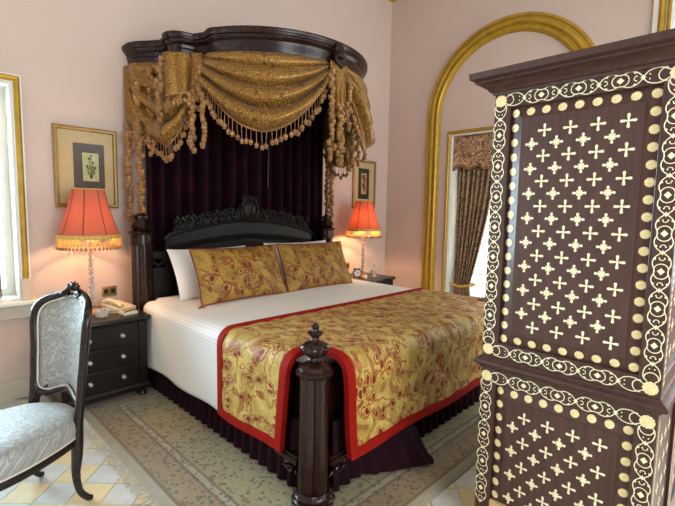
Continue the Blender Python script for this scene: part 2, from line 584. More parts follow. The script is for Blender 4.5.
def obj(name, g, mat, parent=None, smooth=True, ang=38, bevel=0.0, solid=0.0, fix=False):
    me = g if isinstance(g, bpy.types.Mesh) else g.mesh(name, mat, smooth, ang)
    if fix:
        import bmesh
        bm = bmesh.new(); bm.from_mesh(me); bmesh.ops.recalc_face_normals(bm, faces=bm.faces); bm.to_mesh(me); bm.free()
    o = bpy.data.objects.new(name, me)
    C.objects.link(o)
    if solid:
        md = o.modifiers.new('thickness', 'SOLIDIFY'); md.thickness = solid; md.offset = -1
    if bevel:
        md = o.modifiers.new('soft_edges', 'BEVEL'); md.width = bevel; md.segments = 2; md.limit_method = 'ANGLE'; md.angle_limit = math.radians(40)
    if parent is not None:
        o.parent = parent
        root = parent
        while root.parent: root = root.parent
        if parent.parent is None and parent.get('world_parts'):
            o.matrix_parent_inverse = Matrix.Translation(-Vector(parent.location))
    return o
def tag(o, label, cat, group=None):
    o['label'] = label; o['category'] = cat
    if group: o['group'] = group
    return o
def thing(name, label, cat, loc=(0,0,0), rotz=0.0, group=None, world=False):
    """Empty at the base of a thing; world=True: its parts are modelled in room coordinates"""
    o = bpy.data.objects.new(name, None)
    o.empty_display_size = 0.1
    C.objects.link(o)
    o.location = loc; o.rotation_euler = (0, 0, rotz)
    if world: o['world_parts'] = 1
    return tag(o, label, cat, group)
def struct(name, g, mat, parent=None, **kw):
    o = obj(name, g, mat, parent, **kw)
    if parent is None: o['kind'] = 'structure'
    return o
def copy_tree(o, parent=None):
    c = o.copy(); C.objects.link(c)
    if parent is not None:
        c.parent = parent; c.matrix_parent_inverse = o.matrix_parent_inverse.copy()
    for ch in list(o.children): copy_tree(ch, c)
    return c
def piece(name, me, parent, mat4):
    """a small piece that shares mesh data with its alikes"""
    o = bpy.data.objects.new(name, me); C.objects.link(o)
    o.parent = parent
    if parent.parent is None and parent.get('world_parts'):
        o.matrix_parent_inverse = Matrix.Translation(-Vector(parent.location))
    o.matrix_basis = mat4
    return o
def arc(c, r, a0, a1, n, ry=None):
    ry = r if ry is None else ry
    return [(c[0]+r*cos(a0+(a1-a0)*i/n), c[1]+ry*sin(a0+(a1-a0)*i/n)) for i in range(n+1)]
def smooth_path(P, n=6):
    """Catmull-Rom through points"""
    P = [Vector(p) for p in P]
    out = []
    for i in range(len(P)-1):
        a = P[max(0, i-1)]; b = P[i]; c = P[i+1]; d = P[min(len(P)-1, i+2)]
        for k in range(n):
            t = k/n
            out.append(0.5*((2*b) + (c-a)*t + (2*a-5*b+4*c-d)*t*t + (3*b-a-3*c+d)*t*t*t))
    out.append(P[-1])
    return out
# ================================================================ THE ROOM
XL_, XR_, YF_, YB_, ZC_ = -2.2, 5.15, -2.5, 4.07, 4.72
TH = 0.30

def wall_with_holes(mp, a0, a1, z0, z1, holes, d0, d1):
    """wall in plane coords (a, z) with rectangular holes [(a0,a1,z0,z1)]; mp(a, z, depth)"""
    g = G()
    xs = sorted({a0, a1, *[h[0] for h in holes], *[h[1] for h in holes]})
    for i in range(len(xs)-1):
        p, q = xs[i], xs[i+1]
        cut = sorted([(h[2], h[3]) for h in holes if h[0] <= p+1e-6 and h[1] >= q-1e-6])
        z = z0
        spans = []
        for c0, c1 in cut:
            if c0 > z: spans.append((z, c0))
            z = c1
        if z < z1: spans.append((z, z1))
        for s0, s1 in spans:
            V = [mp(a, zz, d) for d in (d0, d1) for zz in (s0, s1) for a in (p, q)]
            g.add(V, [(0,1,3,2),(4,6,7,5),(0,2,6,4),(1,5,7,3),(0,4,5,1),(2,3,7,6)])
    return g
back_holes = [(-1.80, -0.82, 0.77, 2.41), (-0.60, 0.645, 0.77, 2.41)]
right_holes = [(1.63, 3.03, 0.06, 2.52), (-0.62, 0.78, 0.75, 3.95)]
left_holes = []
added_front_holes = [(-0.25, 2.05, 0.6, 3.2), (2.55, 4.85, 0.6, 3.2)]  # openings behind the camera, added to let light into the room
wb = struct('wall_back', wall_with_holes(lambda a, z, d: (a, YB_+d, z), XL_-TH, XR_+TH, -0.05, ZC_, back_holes, 0, TH), 'wall_paint', smooth=False, fix=True)
wr = struct('wall_right', wall_with_holes(lambda a, z, d: (XR_+d, a, z), YF_-TH, YB_, -0.05, ZC_, right_holes, 0, TH), 'wall_paint', smooth=False, fix=True)
wl = struct('wall_left', wall_with_holes(lambda a, z, d: (XL_-d, a, z), YF_-TH, YB_, -0.05, ZC_, left_holes, 0, TH), 'wall_paint', smooth=False, fix=True)
wf = struct('wall_front', wall_with_holes(lambda a, z, d: (a, YF_-d, z), XL_, XR_, -0.05, ZC_, added_front_holes, 0, TH), 'wall_paint', smooth=False, fix=True)
struct('ceiling', G().box(XL_-TH, XR_+TH, YF_-TH, YB_+TH, ZC_, ZC_+0.1), 'ceiling_paint', smooth=False)

# floor of diagonal stone tiles laid on a grout bed
fl = struct('floor', G().box(XL_-TH, XR_+TH, YF_-TH, YB_+TH, -0.06, -0.004), 'tile_grout', smooth=False)
TS = 0.24
tile_me = {}
q = TS/2 - 0.0022
for key in ('tile_cream', 'tile_grey'):
    g = G()
    P = [(q, 0), (0, q), (-q, 0), (0, -q)]
    q2 = q-0.003
    P2 = [(q2, 0), (0, q2), (-q2, 0), (0, -q2)]
    V = [(x, y, -0.012) for x, y in P] + [(x, y, -0.0025) for x, y in P] + [(x, y, 0.0) for x, y in P2]
    F = [(8, 9, 10, 11)]
    for i in range(4):
        j = (i+1) % 4
        F += [(i, j, 4+j, 4+i), (4+i, 4+j, 8+j, 8+i)]
    g.add(V, F)
    tile_me[key] = g.mesh('stone_tile', key, smooth=False)
cells = []
for i in range(-45, 45):
    for j in range(-45, 45):
        s, d = 3.404+TS*(i+0.5), -1.898+TS*(j+0.5)
        x, y = (s+d)/2, (s-d)/2
        if XL_ < x < XR_ and YF_ < y < YB_-0.02: cells.append((x, y, (i+j) % 2))
def tile_rank(c):
    x, y, _ = c
    dv = x*fw.x + y*fw.y
    lat = x*rt.x + y*rt.y
    if RUG_X0 < x < RUG_X1 and RUG_Y0 < y < RUG_Y1: return 1e3 + dv
    if dv < 1.5 or abs(lat) > dv*0.85: return 5e2 + abs(dv)
    return math.hypot(x, y)
cells.sort(key=tile_rank)
for x, y, k in cells[:260]:
    piece('stone_tile', tile_me['tile_grey' if k else 'tile_cream'], fl, Matrix.Translation((x, y, 0)))
for k, key in ((0, 'tile_cream'), (1, 'tile_grey')):
    g = G()
    for x, y, kk in cells[260:]:
        if kk == k:
            q2 = q-0.003
            g.add([(x+q2, y, 0), (x, y+q2, 0), (x-q2, y, 0), (x, y-q2, 0)], [(0, 1, 2, 3)])
    o = obj('stone_tiles', g, key, fl, smooth=False); o['kind'] = 'stuff'

# skirting and cornice
def base_prof(): return [(0, 0.0), (0.024, 0.0), (0.024, 0.115), (0.014, 0.13), (0.014, 0.148), (0, 0.155)]
struct('baseboard_back', G().sweep([(XR_, YB_), (XL_, YB_)], base_prof(), lambda p, h: (p[0], p[1], h)), 'stone_trim', ang=25)
struct('baseboard_right', G().sweep([(XR_, 3.39), (XR_, YB_)], base_prof(), lambda p, h: (p[0], p[1], h)), 'stone_trim', ang=25)
crown = [(0, 4.49), (0.02, 4.50), (0.03, 4.54), (0.06, 4.58), (0.10, 4.60), (0.13, 4.64), (0.14, 4.72), (0, 4.72)]
struct('trim_cornice', G().sweep([(XR_, YF_), (XR_, YB_), (XL_, YB_), (XL_, YF_)], crown, lambda p, h: (p[0], p[1], h), closed=True), 'gold_leaf', ang=25)

# ---- right wall: gilt arch, gilt window surround
mpR = lambda p, h: (XR_-h, p[0], p[1])
CY, CZ_, RM = 2.335, 2.75, 0.955
path = [(CY+RM, 0.0)] + arc((CY, CZ_), RM, 0, PI, 40) + [(CY-RM, 0.0)]
arch_prof = [(-0.10, 0.0), (-0.10, 0.022), (-0.088, 0.034), (-0.07, 0.034), (-0.062, 0.024), (-0.05, 0.028), (-0.03, 0.05), (-0.005, 0.056),
             (0.015, 0.046), (0.022, 0.03), (0.034, 0.032), (0.048, 0.05), (0.066, 0.05), (0.075, 0.034), (0.09, 0.026), (0.10, 0.0)]
struct('trim_arch', G().sweep(path, arch_prof, mpR), 'gold_leaf', ang=30)
tr_prof = [(-0.02, 0), (-0.02, 0.014), (-0.008, 0.022), (0.006, 0.022), (0.012, 0.012), (0.02, 0.012), (0.02, 0)]
struct('trim_window', G().sweep([(3.05, 0.0), (3.05, 2.545), (1.61, 2.545), (1.61, 0.0)], tr_prof, mpR), 'gold_leaf', ang=30)

def window(name, mp, a0, a1, z0, z1, depth, cols, rows, kind='white_paint', sill=None):
    """white jamb lining, sash, glazing bars and one pane per light"""
    root = bpy.data.objects.new(name, None); C.objects.link(root); root['kind'] = 'structure'
    root.location = mp((a0+a1)/2, z0, 0); root['world_parts'] = 1
    g = G()
    def bx(g, p0, p1, q0, q1, d0, d1):
        V = [mp(a, zz, d) for d in (d0, d1) for zz in (q0, q1) for a in (p0, p1)]
        g.add(V, [(0,1,3,2),(4,6,7,5),(0,2,6,4),(1,5,7,3),(0,4,5,1),(2,3,7,6)])
    bx(g, a0, a0+0.018, z0, z1, 0.0, depth); bx(g, a1-0.018, a1, z0, z1, 0.0, depth); bx(g, a0+0.018, a1-0.018, z1-0.018, z1, 0.0, depth)
    bx(g, a0+0.018, a1-0.018, z0, z0+0.018, 0.0, depth)
    obj('window_frame', g, kind, root, smooth=False, fix=True)
    g = G()
    e = 0.018
    s0, s1 = depth-0.075, depth-0.03
    w = 0.055
    bx(g, a0+e, a0+e+w, z0+e, z1-e, s0, s1); bx(g, a1-e-w, a1-e, z0+e, z1-e, s0, s1)
    bx(g, a0+e+w, a1-e-w, z0+e, z0+e+w, s0, s1); bx(g, a0+e+w, a1-e-w, z1-e-w, z1-e, s0, s1)
    obj('sash', g, kind, root, smooth=False, fix=True)
    A0, A1, Z0, Z1 = a0+e+w, a1-e-w, z0+e+w, z1-e-w
    b = 0.024
    for i in range(1, cols):
        a = A0+(A1-A0)*i/cols
        g = G(); bx(g, a-b/2, a+b/2, Z0, Z1, s0+0.008, s1-0.008); obj('glazing_bar', g, kind, root, smooth=False, fix=True)
    for j in range(1, rows):
        z = Z0+(Z1-Z0)*j/rows
        g = G(); bx(g, A0, A1, z-b/2, z+b/2, s0+0.010, s1-0.010); obj('glazing_bar', g, kind, root, smooth=False, fix=True)
    for i in range(cols):
        for j in range(rows):
            g = G()
            bx(g, A0+(A1-A0)*i/cols+b/2, A0+(A1-A0)*(i+1)/cols-b/2, Z0+(Z1-Z0)*j/rows+b/2, Z0+(Z1-Z0)*(j+1)/rows-b/2, s0+0.020, s0+0.024)
            obj('pane', g, 'window_glass', root, smooth=False, fix=True)
    return root
mB = lambda a, z, d: (a, YB_+d, z)
mRr = lambda a, z, d: (XR_+d, a, z)
w1 = window('window_1', mB, -0.60, 0.645, 0.77, 2.41, 0.27, 2, 3)
w2 = window('window_2', mRr, 1.63, 3.03, 0.06, 2.52, 0.28, 2, 4)
w4 = window('window_4', mB, -1.80, -0.82, 0.77, 2.41, 0.27, 2, 3)
w3 = window('window_3', mRr, -0.62, 0.78, 0.75, 3.95, 0.27, 2, 5)
for k, h in enumerate(added_front_holes): window('window_%d' % (5+k), lambda a, z, d: (a, YF_-d, z), *h, 0.27, 2, 4)  # unseen front windows, made up to go with the added front lights
# casing of the back window: white edge, gilt moulding, plinth blocks, sill and apron
mpBk = lambda p, h: (p[0], YB_-h, p[1])
obj('casing', G().sweep([(0.6705, 0.94), (0.6705, 2.4355), (-0.6255, 2.4355), (-0.6255, 0.94)], [(-0.030, 0), (-0.030, 0.026), (-0.020, 0.026), (-0.020, 0.018), (0.022, 0.018), (0.022, 0.026), (0.030, 0.026), (0.030, 0)], mpBk), 'white_paint', w1, ang=25)
obj('gilt_moulding', G().sweep([(0.6705, 0.94), (0.6705, 2.4355), (-0.6255, 2.4355), (-0.6255, 0.94)], [(-0.019, 0.0185), (-0.019, 0.03), (-0.006, 0.04), (0.006, 0.036), (0.012, 0.028), (0.021, 0.03), (0.021, 0.0185)], mpBk), 'gold_leaf', w1, ang=25)
for a in (0.6705, -0.6255):
    obj('plinth_block', G().box(a-0.031, a+0.031, YB_-0.032, YB_, 0.772, 0.939), 'stone_trim', w1, bevel=0.003)
obj('sill', G().box(-0.70, 0.745, YB_-0.075, YB_+0.19, 0.738, 0.7695), 'sill_marble', w1, bevel=0.006)
obj('apron', G().box(-0.66, 0.705, YB_-0.03, YB_, 0.632, 0.737), 'stone_trim', w1, bevel=0.004)
# casing of the far right window
cp = [(0.85, 0.75), (0.85, 4.02), (-0.69, 4.02), (-0.69, 0.75)]
obj('casing', G().sweep(cp, [(-0.072, 0), (-0.072, 0.03), (-0.030, 0.03), (-0.026, 0.02), (0.03, 0.02), (0.03, 0.035), (0.072, 0.035), (0.072, 0)], mpR), 'white_paint', w3, ang=25)
obj('gilt_moulding', G().sweep(cp, [(-0.025, 0.0205), (-0.025, 0.035), (-0.005, 0.05), (0.015, 0.045), (0.028, 0.03), (0.028, 0.0205)], mpR), 'gold_leaf', w3, ang=25)
obj('inner_gilt_moulding', G().sweep([(0.79, 0.75), (0.79, 3.96), (-0.63, 3.96), (-0.63, 0.75)], [(-0.022, 0.031), (-0.022, 0.04), (0.0, 0.05), (0.012, 0.04), (0.012, 0.031)], mpR), 'gold_leaf', w3, ang=25)

# ---- curtains
def pleat_curtain(mp, a0f, a1f, z0, z1, amp, n, nv=40, npl=9, seed=0):
    rnd = random.Random(seed)
    ph = [rnd.uniform(-0.5, 0.5) for _ in range(npl+2)]
    def fn(u, v):
        z = z1+(z0-z1)*v
        a = a0f(v)+(a1f(v)-a0f(v))*u
        k = ph[int(u*npl)]*0.0
        d = amp*(sin(2*PI*npl*u + 0.6*sin(3*v+2*u)) + 0.35*sin(2*PI*npl*1.7*u+1+v))
        return mp(a, z, d)
    W = abs(a1f(0)-a0f(0))*1.6
    return G().grid(fn, n, nv, lambda u, v: (u*W, v*(z1-z0)))
mC = lambda a, z, d: (XR_+0.11+d, a, z)
tie = lambda v: 1.0 if v < 0.55 else 1.0
def cur_l(v): return 2.985-0.02*v
def cur_r(v):
    # sweeps back toward the tie at the side
    t = min(1.0, v/0.80)
    return 2.42 + 0.30*(t**1.6) if v < 0.80 else 2.72-0.06*((v-0.80)/0.2)
cr = thing('window_curtain', 'brown floral curtain drawn aside in the gilt-arched right-hand window', 'curtain', (XR_+0.11, 2.8, 0.08), world=True)
obj('drape', pleat_curtain(mC, cur_l, cur_r, 0.09, 2.40, 0.028, 120, 40, 8), 'curtain_floral', cr, solid=0.004)
g = G().tube([(XR_+0.065, 2.99, 0.56), (XR_+0.055, 2.85, 0.53), (XR_+0.065, 2.70, 0.56), (XR_+0.12, 2.655, 0.57), (XR_+0.16, 2.70, 0.57), (XR_+0.17, 2.97, 0.57)], 0.010, 8, flat=1.6)
obj('tieback', g, 'fringe_gold', cr)
va = thing('window_valance', 'short patterned pelmet across the top of the arched window', 'valance', (XR_+0.05, 2.33, 2.1), world=True)
def val(u, v):
    y = 3.005-1.35*u
    zb = 2.10-0.025*cos(2*PI*6*u)
    z = 2.50+(zb-2.50)*v
    return (XR_+0.045-0.010*v*(1+sin(2*PI*6*u))/2, y, z)
obj('cloth', G().grid(val, 120, 12, lambda u, v: (1.35*u, 0.4*v)), 'valance_floral', va, solid=0.006)
g = G()
for i in range(120):
    y = 3.0-1.34*i/119; u = (3.005-y)/1.35
    g.ball((XR_+0.04, y, 2.088-0.025*cos(2*PI*6*u)), 0.008, 5, 3, 1.6)
o = obj('fringe', g, 'tassel_gold', va); o['kind'] = 'stuff'
sh = thing('sheer_curtain', 'pale sheer cloth glowing behind the floral curtain', 'curtain', (XR_+0.18, 2.3, 0.08), world=True)
obj('drape', pleat_curtain(lambda a, z, d: (XR_+0.185+d*0.5, a, z), lambda v: 2.98, lambda v: 1.68, 0.09, 2.45, 0.016, 160, 4, 16), 'sheer_cloth', sh)
cl = thing('window_curtain', 'patterned curtain inside the left window at the photo edge', 'curtain', (0.4, YB_+0.11, 0.78), world=True)
obj('drape', pleat_curtain(lambda a, z, d: (a, YB_+0.13+d, z), lambda v: 0.535, lambda v: 0.16, 0.785, 2.385, 0.02, 60, 20, 5), 'curtain_floral', cl, solid=0.004)

# ---- rug
rg = thing('rug', 'faded olive and beige patterned wool rug lying under the bed', 'rug', (RUG_X0, RUG_Y0, 0), world=True)
g = G()
def rugf(u, v):
    return (RUG_X0+RUG_L*u, RUG_Y0+RUG_W*v, 0.011+0.0015*sin(9*u*3)*sin(7*v*2))
g.grid(rugf, 30, 20, lambda u, v: (RUG_L*u, RUG_W*v))
obj('pile', g, 'rug_wool', rg, solid=0.010)
for nm, xa, sg in (('fringe', RUG_X0, -1), ('fringe', RUG_X1, 1)):
    g = G()
    n = 230
    for i in range(n):
        y = RUG_Y0+RUG_W*(i+0.5)/n
        L = random.uniform(0.045, 0.07); dy = random.uniform(-0.016, 0.016)
        P = [(xa-sg*0.004, y, 0.009), (xa+sg*L*0.5, y+dy*0.4, 0.006), (xa+sg*L, y+dy, 0.003)]
        g.tube(P, [0.0035, 0.003, 0.0022], 4)
    o = obj(nm, g, 'rug_fringe', rg); o['kind'] = 'stuff'
# ================================================================ THE BED
BXL, BXR, BYF, BYH = 1.435, 3.600, 1.56, 3.74     # post centres
BCX = (BXL+BXR)/2
bed = thing('four_post_bed', 'dark mahogany bed with carved headboard and thick clustered posts', 'bed', (BCX, 2.65, 0), world=True)

def clustered(a, z):
    # four bold reeds with narrow fillets between them
    th = (a+PI/4) % (PI/2)-PI/4
    d, rho = 0.55, 0.45
    return d*cos(th)+math.sqrt(max(0, rho*rho-d*d*sin(th)**2))
def shaft(z0, z1, r, c):
    return G().lathe([(r, z0), (r, z0+0.03), (r*0.985, (z0+z1)/2), (r*0.96, z1-0.02), (r*0.96, z1)], 64, c, lobe=lambda a, z: clustered(a+0.04, z))
def post(cx, cy, zshaft, head):
    c = (cx, cy, 0)
    P = obj('head_post' if head else 'foot_post', shaft(0.075, zshaft, 0.088, c), 'mahogany', bed, ang=50)
    g = G()
    g.lathe([(0.112, 0.0125), (0.112, 0.026), (0.106, 0.034), (0.096, 0.038), (0.102, 0.046), (0.102, 0.054), (0.094, 0.062), (0.092, 0.070), (0.088, 0.078), (0.07, 0.08)], 32, c,
            lobe=lambda a, z: 1+0.03*cos(16*a))
    o = obj('base_ring', g, 'mahogany', P)
    zc = zshaft
    if not head:
        g = G().lathe([(0.085, zc-0.012), (0.094, zc-0.004), (0.096, zc+0.006), (0.089, zc+0.012), (0.082, zc+0.016), (0.084, zc+0.024), (0.074, zc+0.036), (0.056, zc+0.046),
                       (0.040, zc+0.054), (0.034, zc+0.058)], 40, c, lobe=lambda a, z: 1+0.035*cos(14*a))
        obj('cap', g, 'mahogany', P)
        z = zc+0.058
        g = G().lathe([(0.034, z), (0.040, z+0.005), (0.032, z+0.012), (0.030, z+0.020), (0.044, z+0.030), (0.064, z+0.046), (0.073, z+0.064), (0.072, z+0.076), (0.060, z+0.088),
                       (0.044, z+0.097), (0.028, z+0.104), (0.020, z+0.114), (0.019, z+0.124), (0.030, z+0.134), (0.040, z+0.146), (0.034, z+0.152), (0.020, z+0.156), (0.017, z+0.168), (0.022, z+0.176), (0.012, z+0.190), (0.003, z+0.198)], 48, c,
                      lobe=lambda a, zz: 1+(0.06 if zz < z+0.10 else 0.05)*cos(10*a))
        obj('finial', g, 'mahogany', P)
    else:
        g = G().lathe([(0.085, zc-0.10), (0.093, zc-0.096), (0.093, zc-0.085), (0.086, zc-0.08), (0.086, zc-0.012), (0.098, zc-0.004), (0.102, zc+0.01), (0.092, zc+0.02), (0.07, zc+0.026)], 32, c)
        obj('cap', g, 'mahogany', P)
        g = G().lathe([(0.05, zc+0.02), (0.07, zc+0.035), (0.078, zc+0.06), (0.06, zc+0.09), (0.045, zc+0.11), (0.055, zc+0.13), (0.05, zc+0.15), (0.02, zc+0.17), (0.005, zc+0.175)], 32, c, lobe=lambda a, zz: 1+0.07*cos(8*a))
        obj('finial', g, 'mahogany', P)
    return P
post(BXL, BYF, 0.690, False); post(BXR, BYF, 0.690, False)
post(BXL, BYH, 1.285, True); post(BXR, BYH, 1.285, True)

# rails with moulded lower edge
rail = [(-0.022, 0.17), (0.022, 0.17), (0.034, 0.178), (0.034, 0.195), (0.022, 0.205), (0.022, 0.64), (0.03, 0.65), (0.03, 0.665), (-0.022, 0.67)]
for x, sg in ((BXL, 1), (BXR, -1)):
    x += 0.05*sg
    pth = [(x, BYH-0.07), (x, BYF+0.07)] if sg > 0 else [(x, BYF+0.07), (x, BYH-0.07)]
    obj('side_rail', G().sweep(pth, [(-o, h) for o, h in rail], lambda p, h: (p[0], p[1], h), ), 'mahogany', bed, ang=25, fix=True)
obj('foot_rail', G().sweep([(BXL+0.07, BYF+0.05), (BXR-0.07, BYF+0.05)], [(-o, h) for o, h in rail], lambda p, h: (p[0], p[1], h)), 'mahogany', bed, ang=25, fix=True)
# carved brackets where the rails meet the foot posts
def leaf_scroll(g, P0, dirv, upv, nrm, L, H, r=0.008):
    """an acanthus-like scroll: a spiral with leaf lobes, in the plane (dirv, upv), raised along nrm"""
    P0, D, U_, N = Vector(P0), Vector(dirv), Vector(upv), Vector(nrm)
    pts = []
    for i in range(34):
        t = i/33
        a = PI*0.5 + t*PI*2.6
        rr = (1-t)**0.8
        pts.append(P0 + D*(L*0.5 + L*0.5*rr*cos(a)*-1) + U_*(H*0.5+H*0.5*rr*sin(a)) + N*(0.006+0.012*t))
    g.tube(pts, [r*(0.7+0.6*(1-i/33)) for i in range(34)], 6)
    for k in range(5):
        a = PI*0.5 + k*PI*0.32
        c = P0 + D*(L*0.5-L*0.55*cos(a)) + U_*(H*0.5+H*0.55*sin(a))
        d = (-D*cos(a)*1.0+U_*sin(a)).normalized()
        g.tube([c-d*0.012, c, c+d*0.016, c+d*0.028], [0.003, r*0.9, r*0.7, 0.002], 6)
g = G()
leaf_scroll(g, (BXL-0.036, BYF+0.09, 0.12), (0, 1, 0), (0, 0, 1), (-1, 0, 0), 0.10, 0.05)
g.box(BXL-0.055, BXL+0.03, BYF+0.075, BYF+0.26, 0.180, 0.205); g.box(BXL-0.045, BXL+0.03, BYF+0.075, BYF+0.25, 0.205, 0.22)
obj('rail_bracket', g, 'mahogany', bed)
g = G()
leaf_scroll(g, (BXL+0.09, BYF-0.036, 0.12), (1, 0, 0), (0, 0, 1), (0, -1, 0), 0.10, 0.05)
g.box(BXL+0.075, BXL+0.26, BYF-0.055, BYF+0.03, 0.180, 0.205); g.box(BXL+0.075, BXL+0.25, BYF-0.045, BYF+0.03, 0.205, 0.22)
obj('rail_bracket', g, 'mahogany', bed)

# headboard: shaped panel with moulded rail, framed sunk panel, carved crest
HY = BYH+0.03
mpH = lambda p, h: (p[0], HY-h, p[1])
hx0, hx1 = 1.645, 3.365
out = [(hx0, 0.42), (hx1, 0.42), (hx1, 1.235), (hx1-0.04, 1.262), (hx1-0.10, 1.275), (hx1-0.14, 1.30)]
top = [(BCX+0.62*t, 1.335+0.075*cos(t*PI/2)) for t in [1-0.1*i for i in range(21)]]
out += top + [(hx0+0.14, 1.30), (hx0+0.10, 1.275), (hx0+0.04, 1.262), (hx0, 1.235)]
hb = obj('headboard', G().prism(out, -0.02, 0.018, mpH), 'ebony', bed, smooth=False)
obj('panel_frame', G().sweep([(hx1-0.06, 0.45), (hx1-0.06, 1.14), (BCX+0.45, 1.20), (BCX, 1.235), (BCX-0.45, 1.20), (hx0+0.06, 1.14), (hx0+0.06, 0.45)],
     [(-0.03, 0.018), (-0.024, 0.034), (0.0, 0.03), (0.012, 0.022), (0.03, 0.02), (0.03, 0.018)], mpH), 'ebony', hb, ang=30)
g = G().sweep([(hx1+0.01, 1.225), (hx1-0.04, 1.268), (hx1-0.14, 1.29)] + [(x, z-0.02) for x, z in top] + [(hx0+0.14, 1.29), (hx0+0.04, 1.268), (hx0-0.01, 1.225)],
              [(-0.02, 0.018), (-0.018, 0.034), (0.0, 0.042), (0.014, 0.034), (0.018, -0.022), (-0.02, -0.022)], mpH)
obj('top_moulding', g, 'ebony', hb, ang=30)
# crest carving: mirrored scrolls and leaves either side of an oval cartouche
def spiral(cx, cz, r0, turns, sgn, a0, dep, n=30):
    return [mpH((cx+sgn*r0*(1-0.85*i/n)*cos(a0+turns*2*PI*i/n), cz+r0*(1-0.85*i/n)*sin(a0+turns*2*PI*i/n)), dep+0.014*i/n) for i in range(n+1)]
for sg in (-1, 1):
    g = G()
    for (dx, z, r, tr, a0) in ((0.18, 1.455, 0.05, 1.5, PI*0.8), (0.30, 1.44, 0.055, 1.6, 2.6), (0.43, 1.43, 0.055, 1.6, 0.2), (0.55, 1.405, 0.050, 1.5, 2.4), (0.67, 1.375, 0.055, 1.5, 0.4), (0.75, 1.335, 0.035, 1.3, 1.4)):
        P = spiral(BCX+sg*dx, z, r, tr, sg, a0, 0.018)
        g.tube(P, [0.014-0.007*i/len(P) for i in range(len(P))], 7)
        g.ball(mpH((BCX+sg*dx, z), 0.03), 0.014, 8, 5)
    for k in range(26):
        t = k/25
        x = 0.13+0.66*t
        zt = 1.505-0.11*t+0.018*sin(k*2.1)
        an = PI*0.5+0.5*sin(k*1.3)
        c = (BCX+sg*x, zt-0.03*(k % 3))
        d = (sg*cos(an), sin(an))
        P = [mpH((c[0]-d[0]*0.03, c[1]-d[1]*0.03), 0.015), mpH(c, 0.032), mpH((c[0]+d[0]*0.03, c[1]+d[1]*0.03), 0.034), mpH((c[0]+d[0]*0.05, c[1]+d[1]*0.045), 0.02)]
        g.tube(P, [0.005, 0.015, 0.012, 0.003], 6)
    # pierced backing board of the crest
    prof = [(BCX+sg*0.10, 1.36)] + [(BCX+sg*(0.10+0.70*t), 1.495-0.10*t+0.02*abs(sin(t*14))-(0.10*max(0, t-0.9)*10)) for t in [i/24 for i in range(25)]] + [(BCX+sg*0.80, 1.28)]
    if sg < 0: prof = prof[::-1]
    g.prism(prof, -0.012, 0.016, mpH)
    obj('crest_carving', g, 'ebony', hb)
g = G()
g.lathe([(0.004, 0.05), (0.05, 0.045), (0.075, 0.03), (0.085, 0.012), (0.088, -0.012), (0.004, -0.012)][::-1], 32, mpH((BCX, 1.50), 0.0), axis='Y', lobe=lambda a, z: 1+0.28*abs(sin(a))**2)
obj('cartouche', g, 'ebony', hb)
g = G()
ring = [mpH((BCX+0.098*cos(a), 1.50+0.125*sin(a)), 0.024) for a in [2*PI*i/36 for i in range(36)]]
g.tube(ring, 0.013, 7, closed=True)
for k in range(5):
    P = spiral(BCX, 1.49-0.02*k+0.03, 0.05-0.008*k, 0.7, 1 if k % 2 else -1, k*1.1, 0.04)
    g.tube(P, 0.007, 6)
for k in range(9):
    a = PI*(0.12+0.76*k/8)
    c = (BCX+0.085*cos(a), 1.585+0.05*sin(a))
    d = (cos(a), sin(a))
    g.tube([mpH((c[0]-d[0]*0.03, c[1]-d[1]*0.03), 0.02), mpH(c, 0.034), mpH((c[0]+d[0]*0.03, c[1]+d[1]*0.03), 0.026)], [0.006, 0.015, 0.007], 6)
for sg in (-1, 1):
    P = spiral(BCX+sg*0.10, 1.40, 0.035, 1.4, sg, 1.2, 0.02); g.tube(P, 0.009, 6)
obj('cartouche_surround', g, 'ebony', hb)
# link pieces between headboard and head posts
for x0, x1 in ((BXL+0.07, hx0+0.005), (hx1-0.005, BXR-0.07)):
    g = G().box(x0, x1, HY-0.015, HY+0.015, 1.06, 1.12); g.box(x0, x1, HY-0.012, HY+0.012, 0.42, 0.98)
    g.tube([(x0, HY-0.01, 1.05), ((x0+x1)/2, HY-0.01, 1.00), (x1, HY-0.01, 1.05)], 0.014, 8)
    obj('headboard_link', g, 'ebony', bed)

# ---------------------------------------------------------------- mattress and bedding
ms = thing('mattress', 'deep mattress on its base, hidden under white sheet and quilt', 'mattress', (BCX, 2.65, 0.2), world=True)
SX0, SX1, SYF = 1.385, 3.650, 1.47         # planes in which the covers hang
TOP = 0.735
def rbox(g, x0, x1, y0, y1, z0, z1): g.box(x0, x1, y0, y1, z0, z1)
g = G(); rbox(g, SX0+0.14, SX1-0.14, SYF+0.235, 3.70, 0.42, TOP-0.02)
obj('mattress_body', g, 'white_cotton', ms, bevel=0.05)
g = G(); rbox(g, BXL+0.10, BXR-0.10, BYF+0.12, 3.68, 0.2, 0.41)
obj('box_base', g, 'white_cotton', ms, bevel=0.02)
RF = 0.075
HW = (SX1-SX0)/2
def fold(s, hw, r):
    """flattened distance s from the middle -> (offset from the middle, drop, normal_out, normal_up)"""
    sg = 1 if s >= 0 else -1
    a = abs(s)
    e = hw-r
    if a <= e: return s, 0.0, 0.0, 1.0
    L = r*PI/2
    if a <= e+L:
        an = (a-e)/r
        return sg*(e+r*sin(an)), r*(1-cos(an)), sg*sin(an), cos(an)
    return sg*hw, r+(a-e-L), float(sg), 0.0
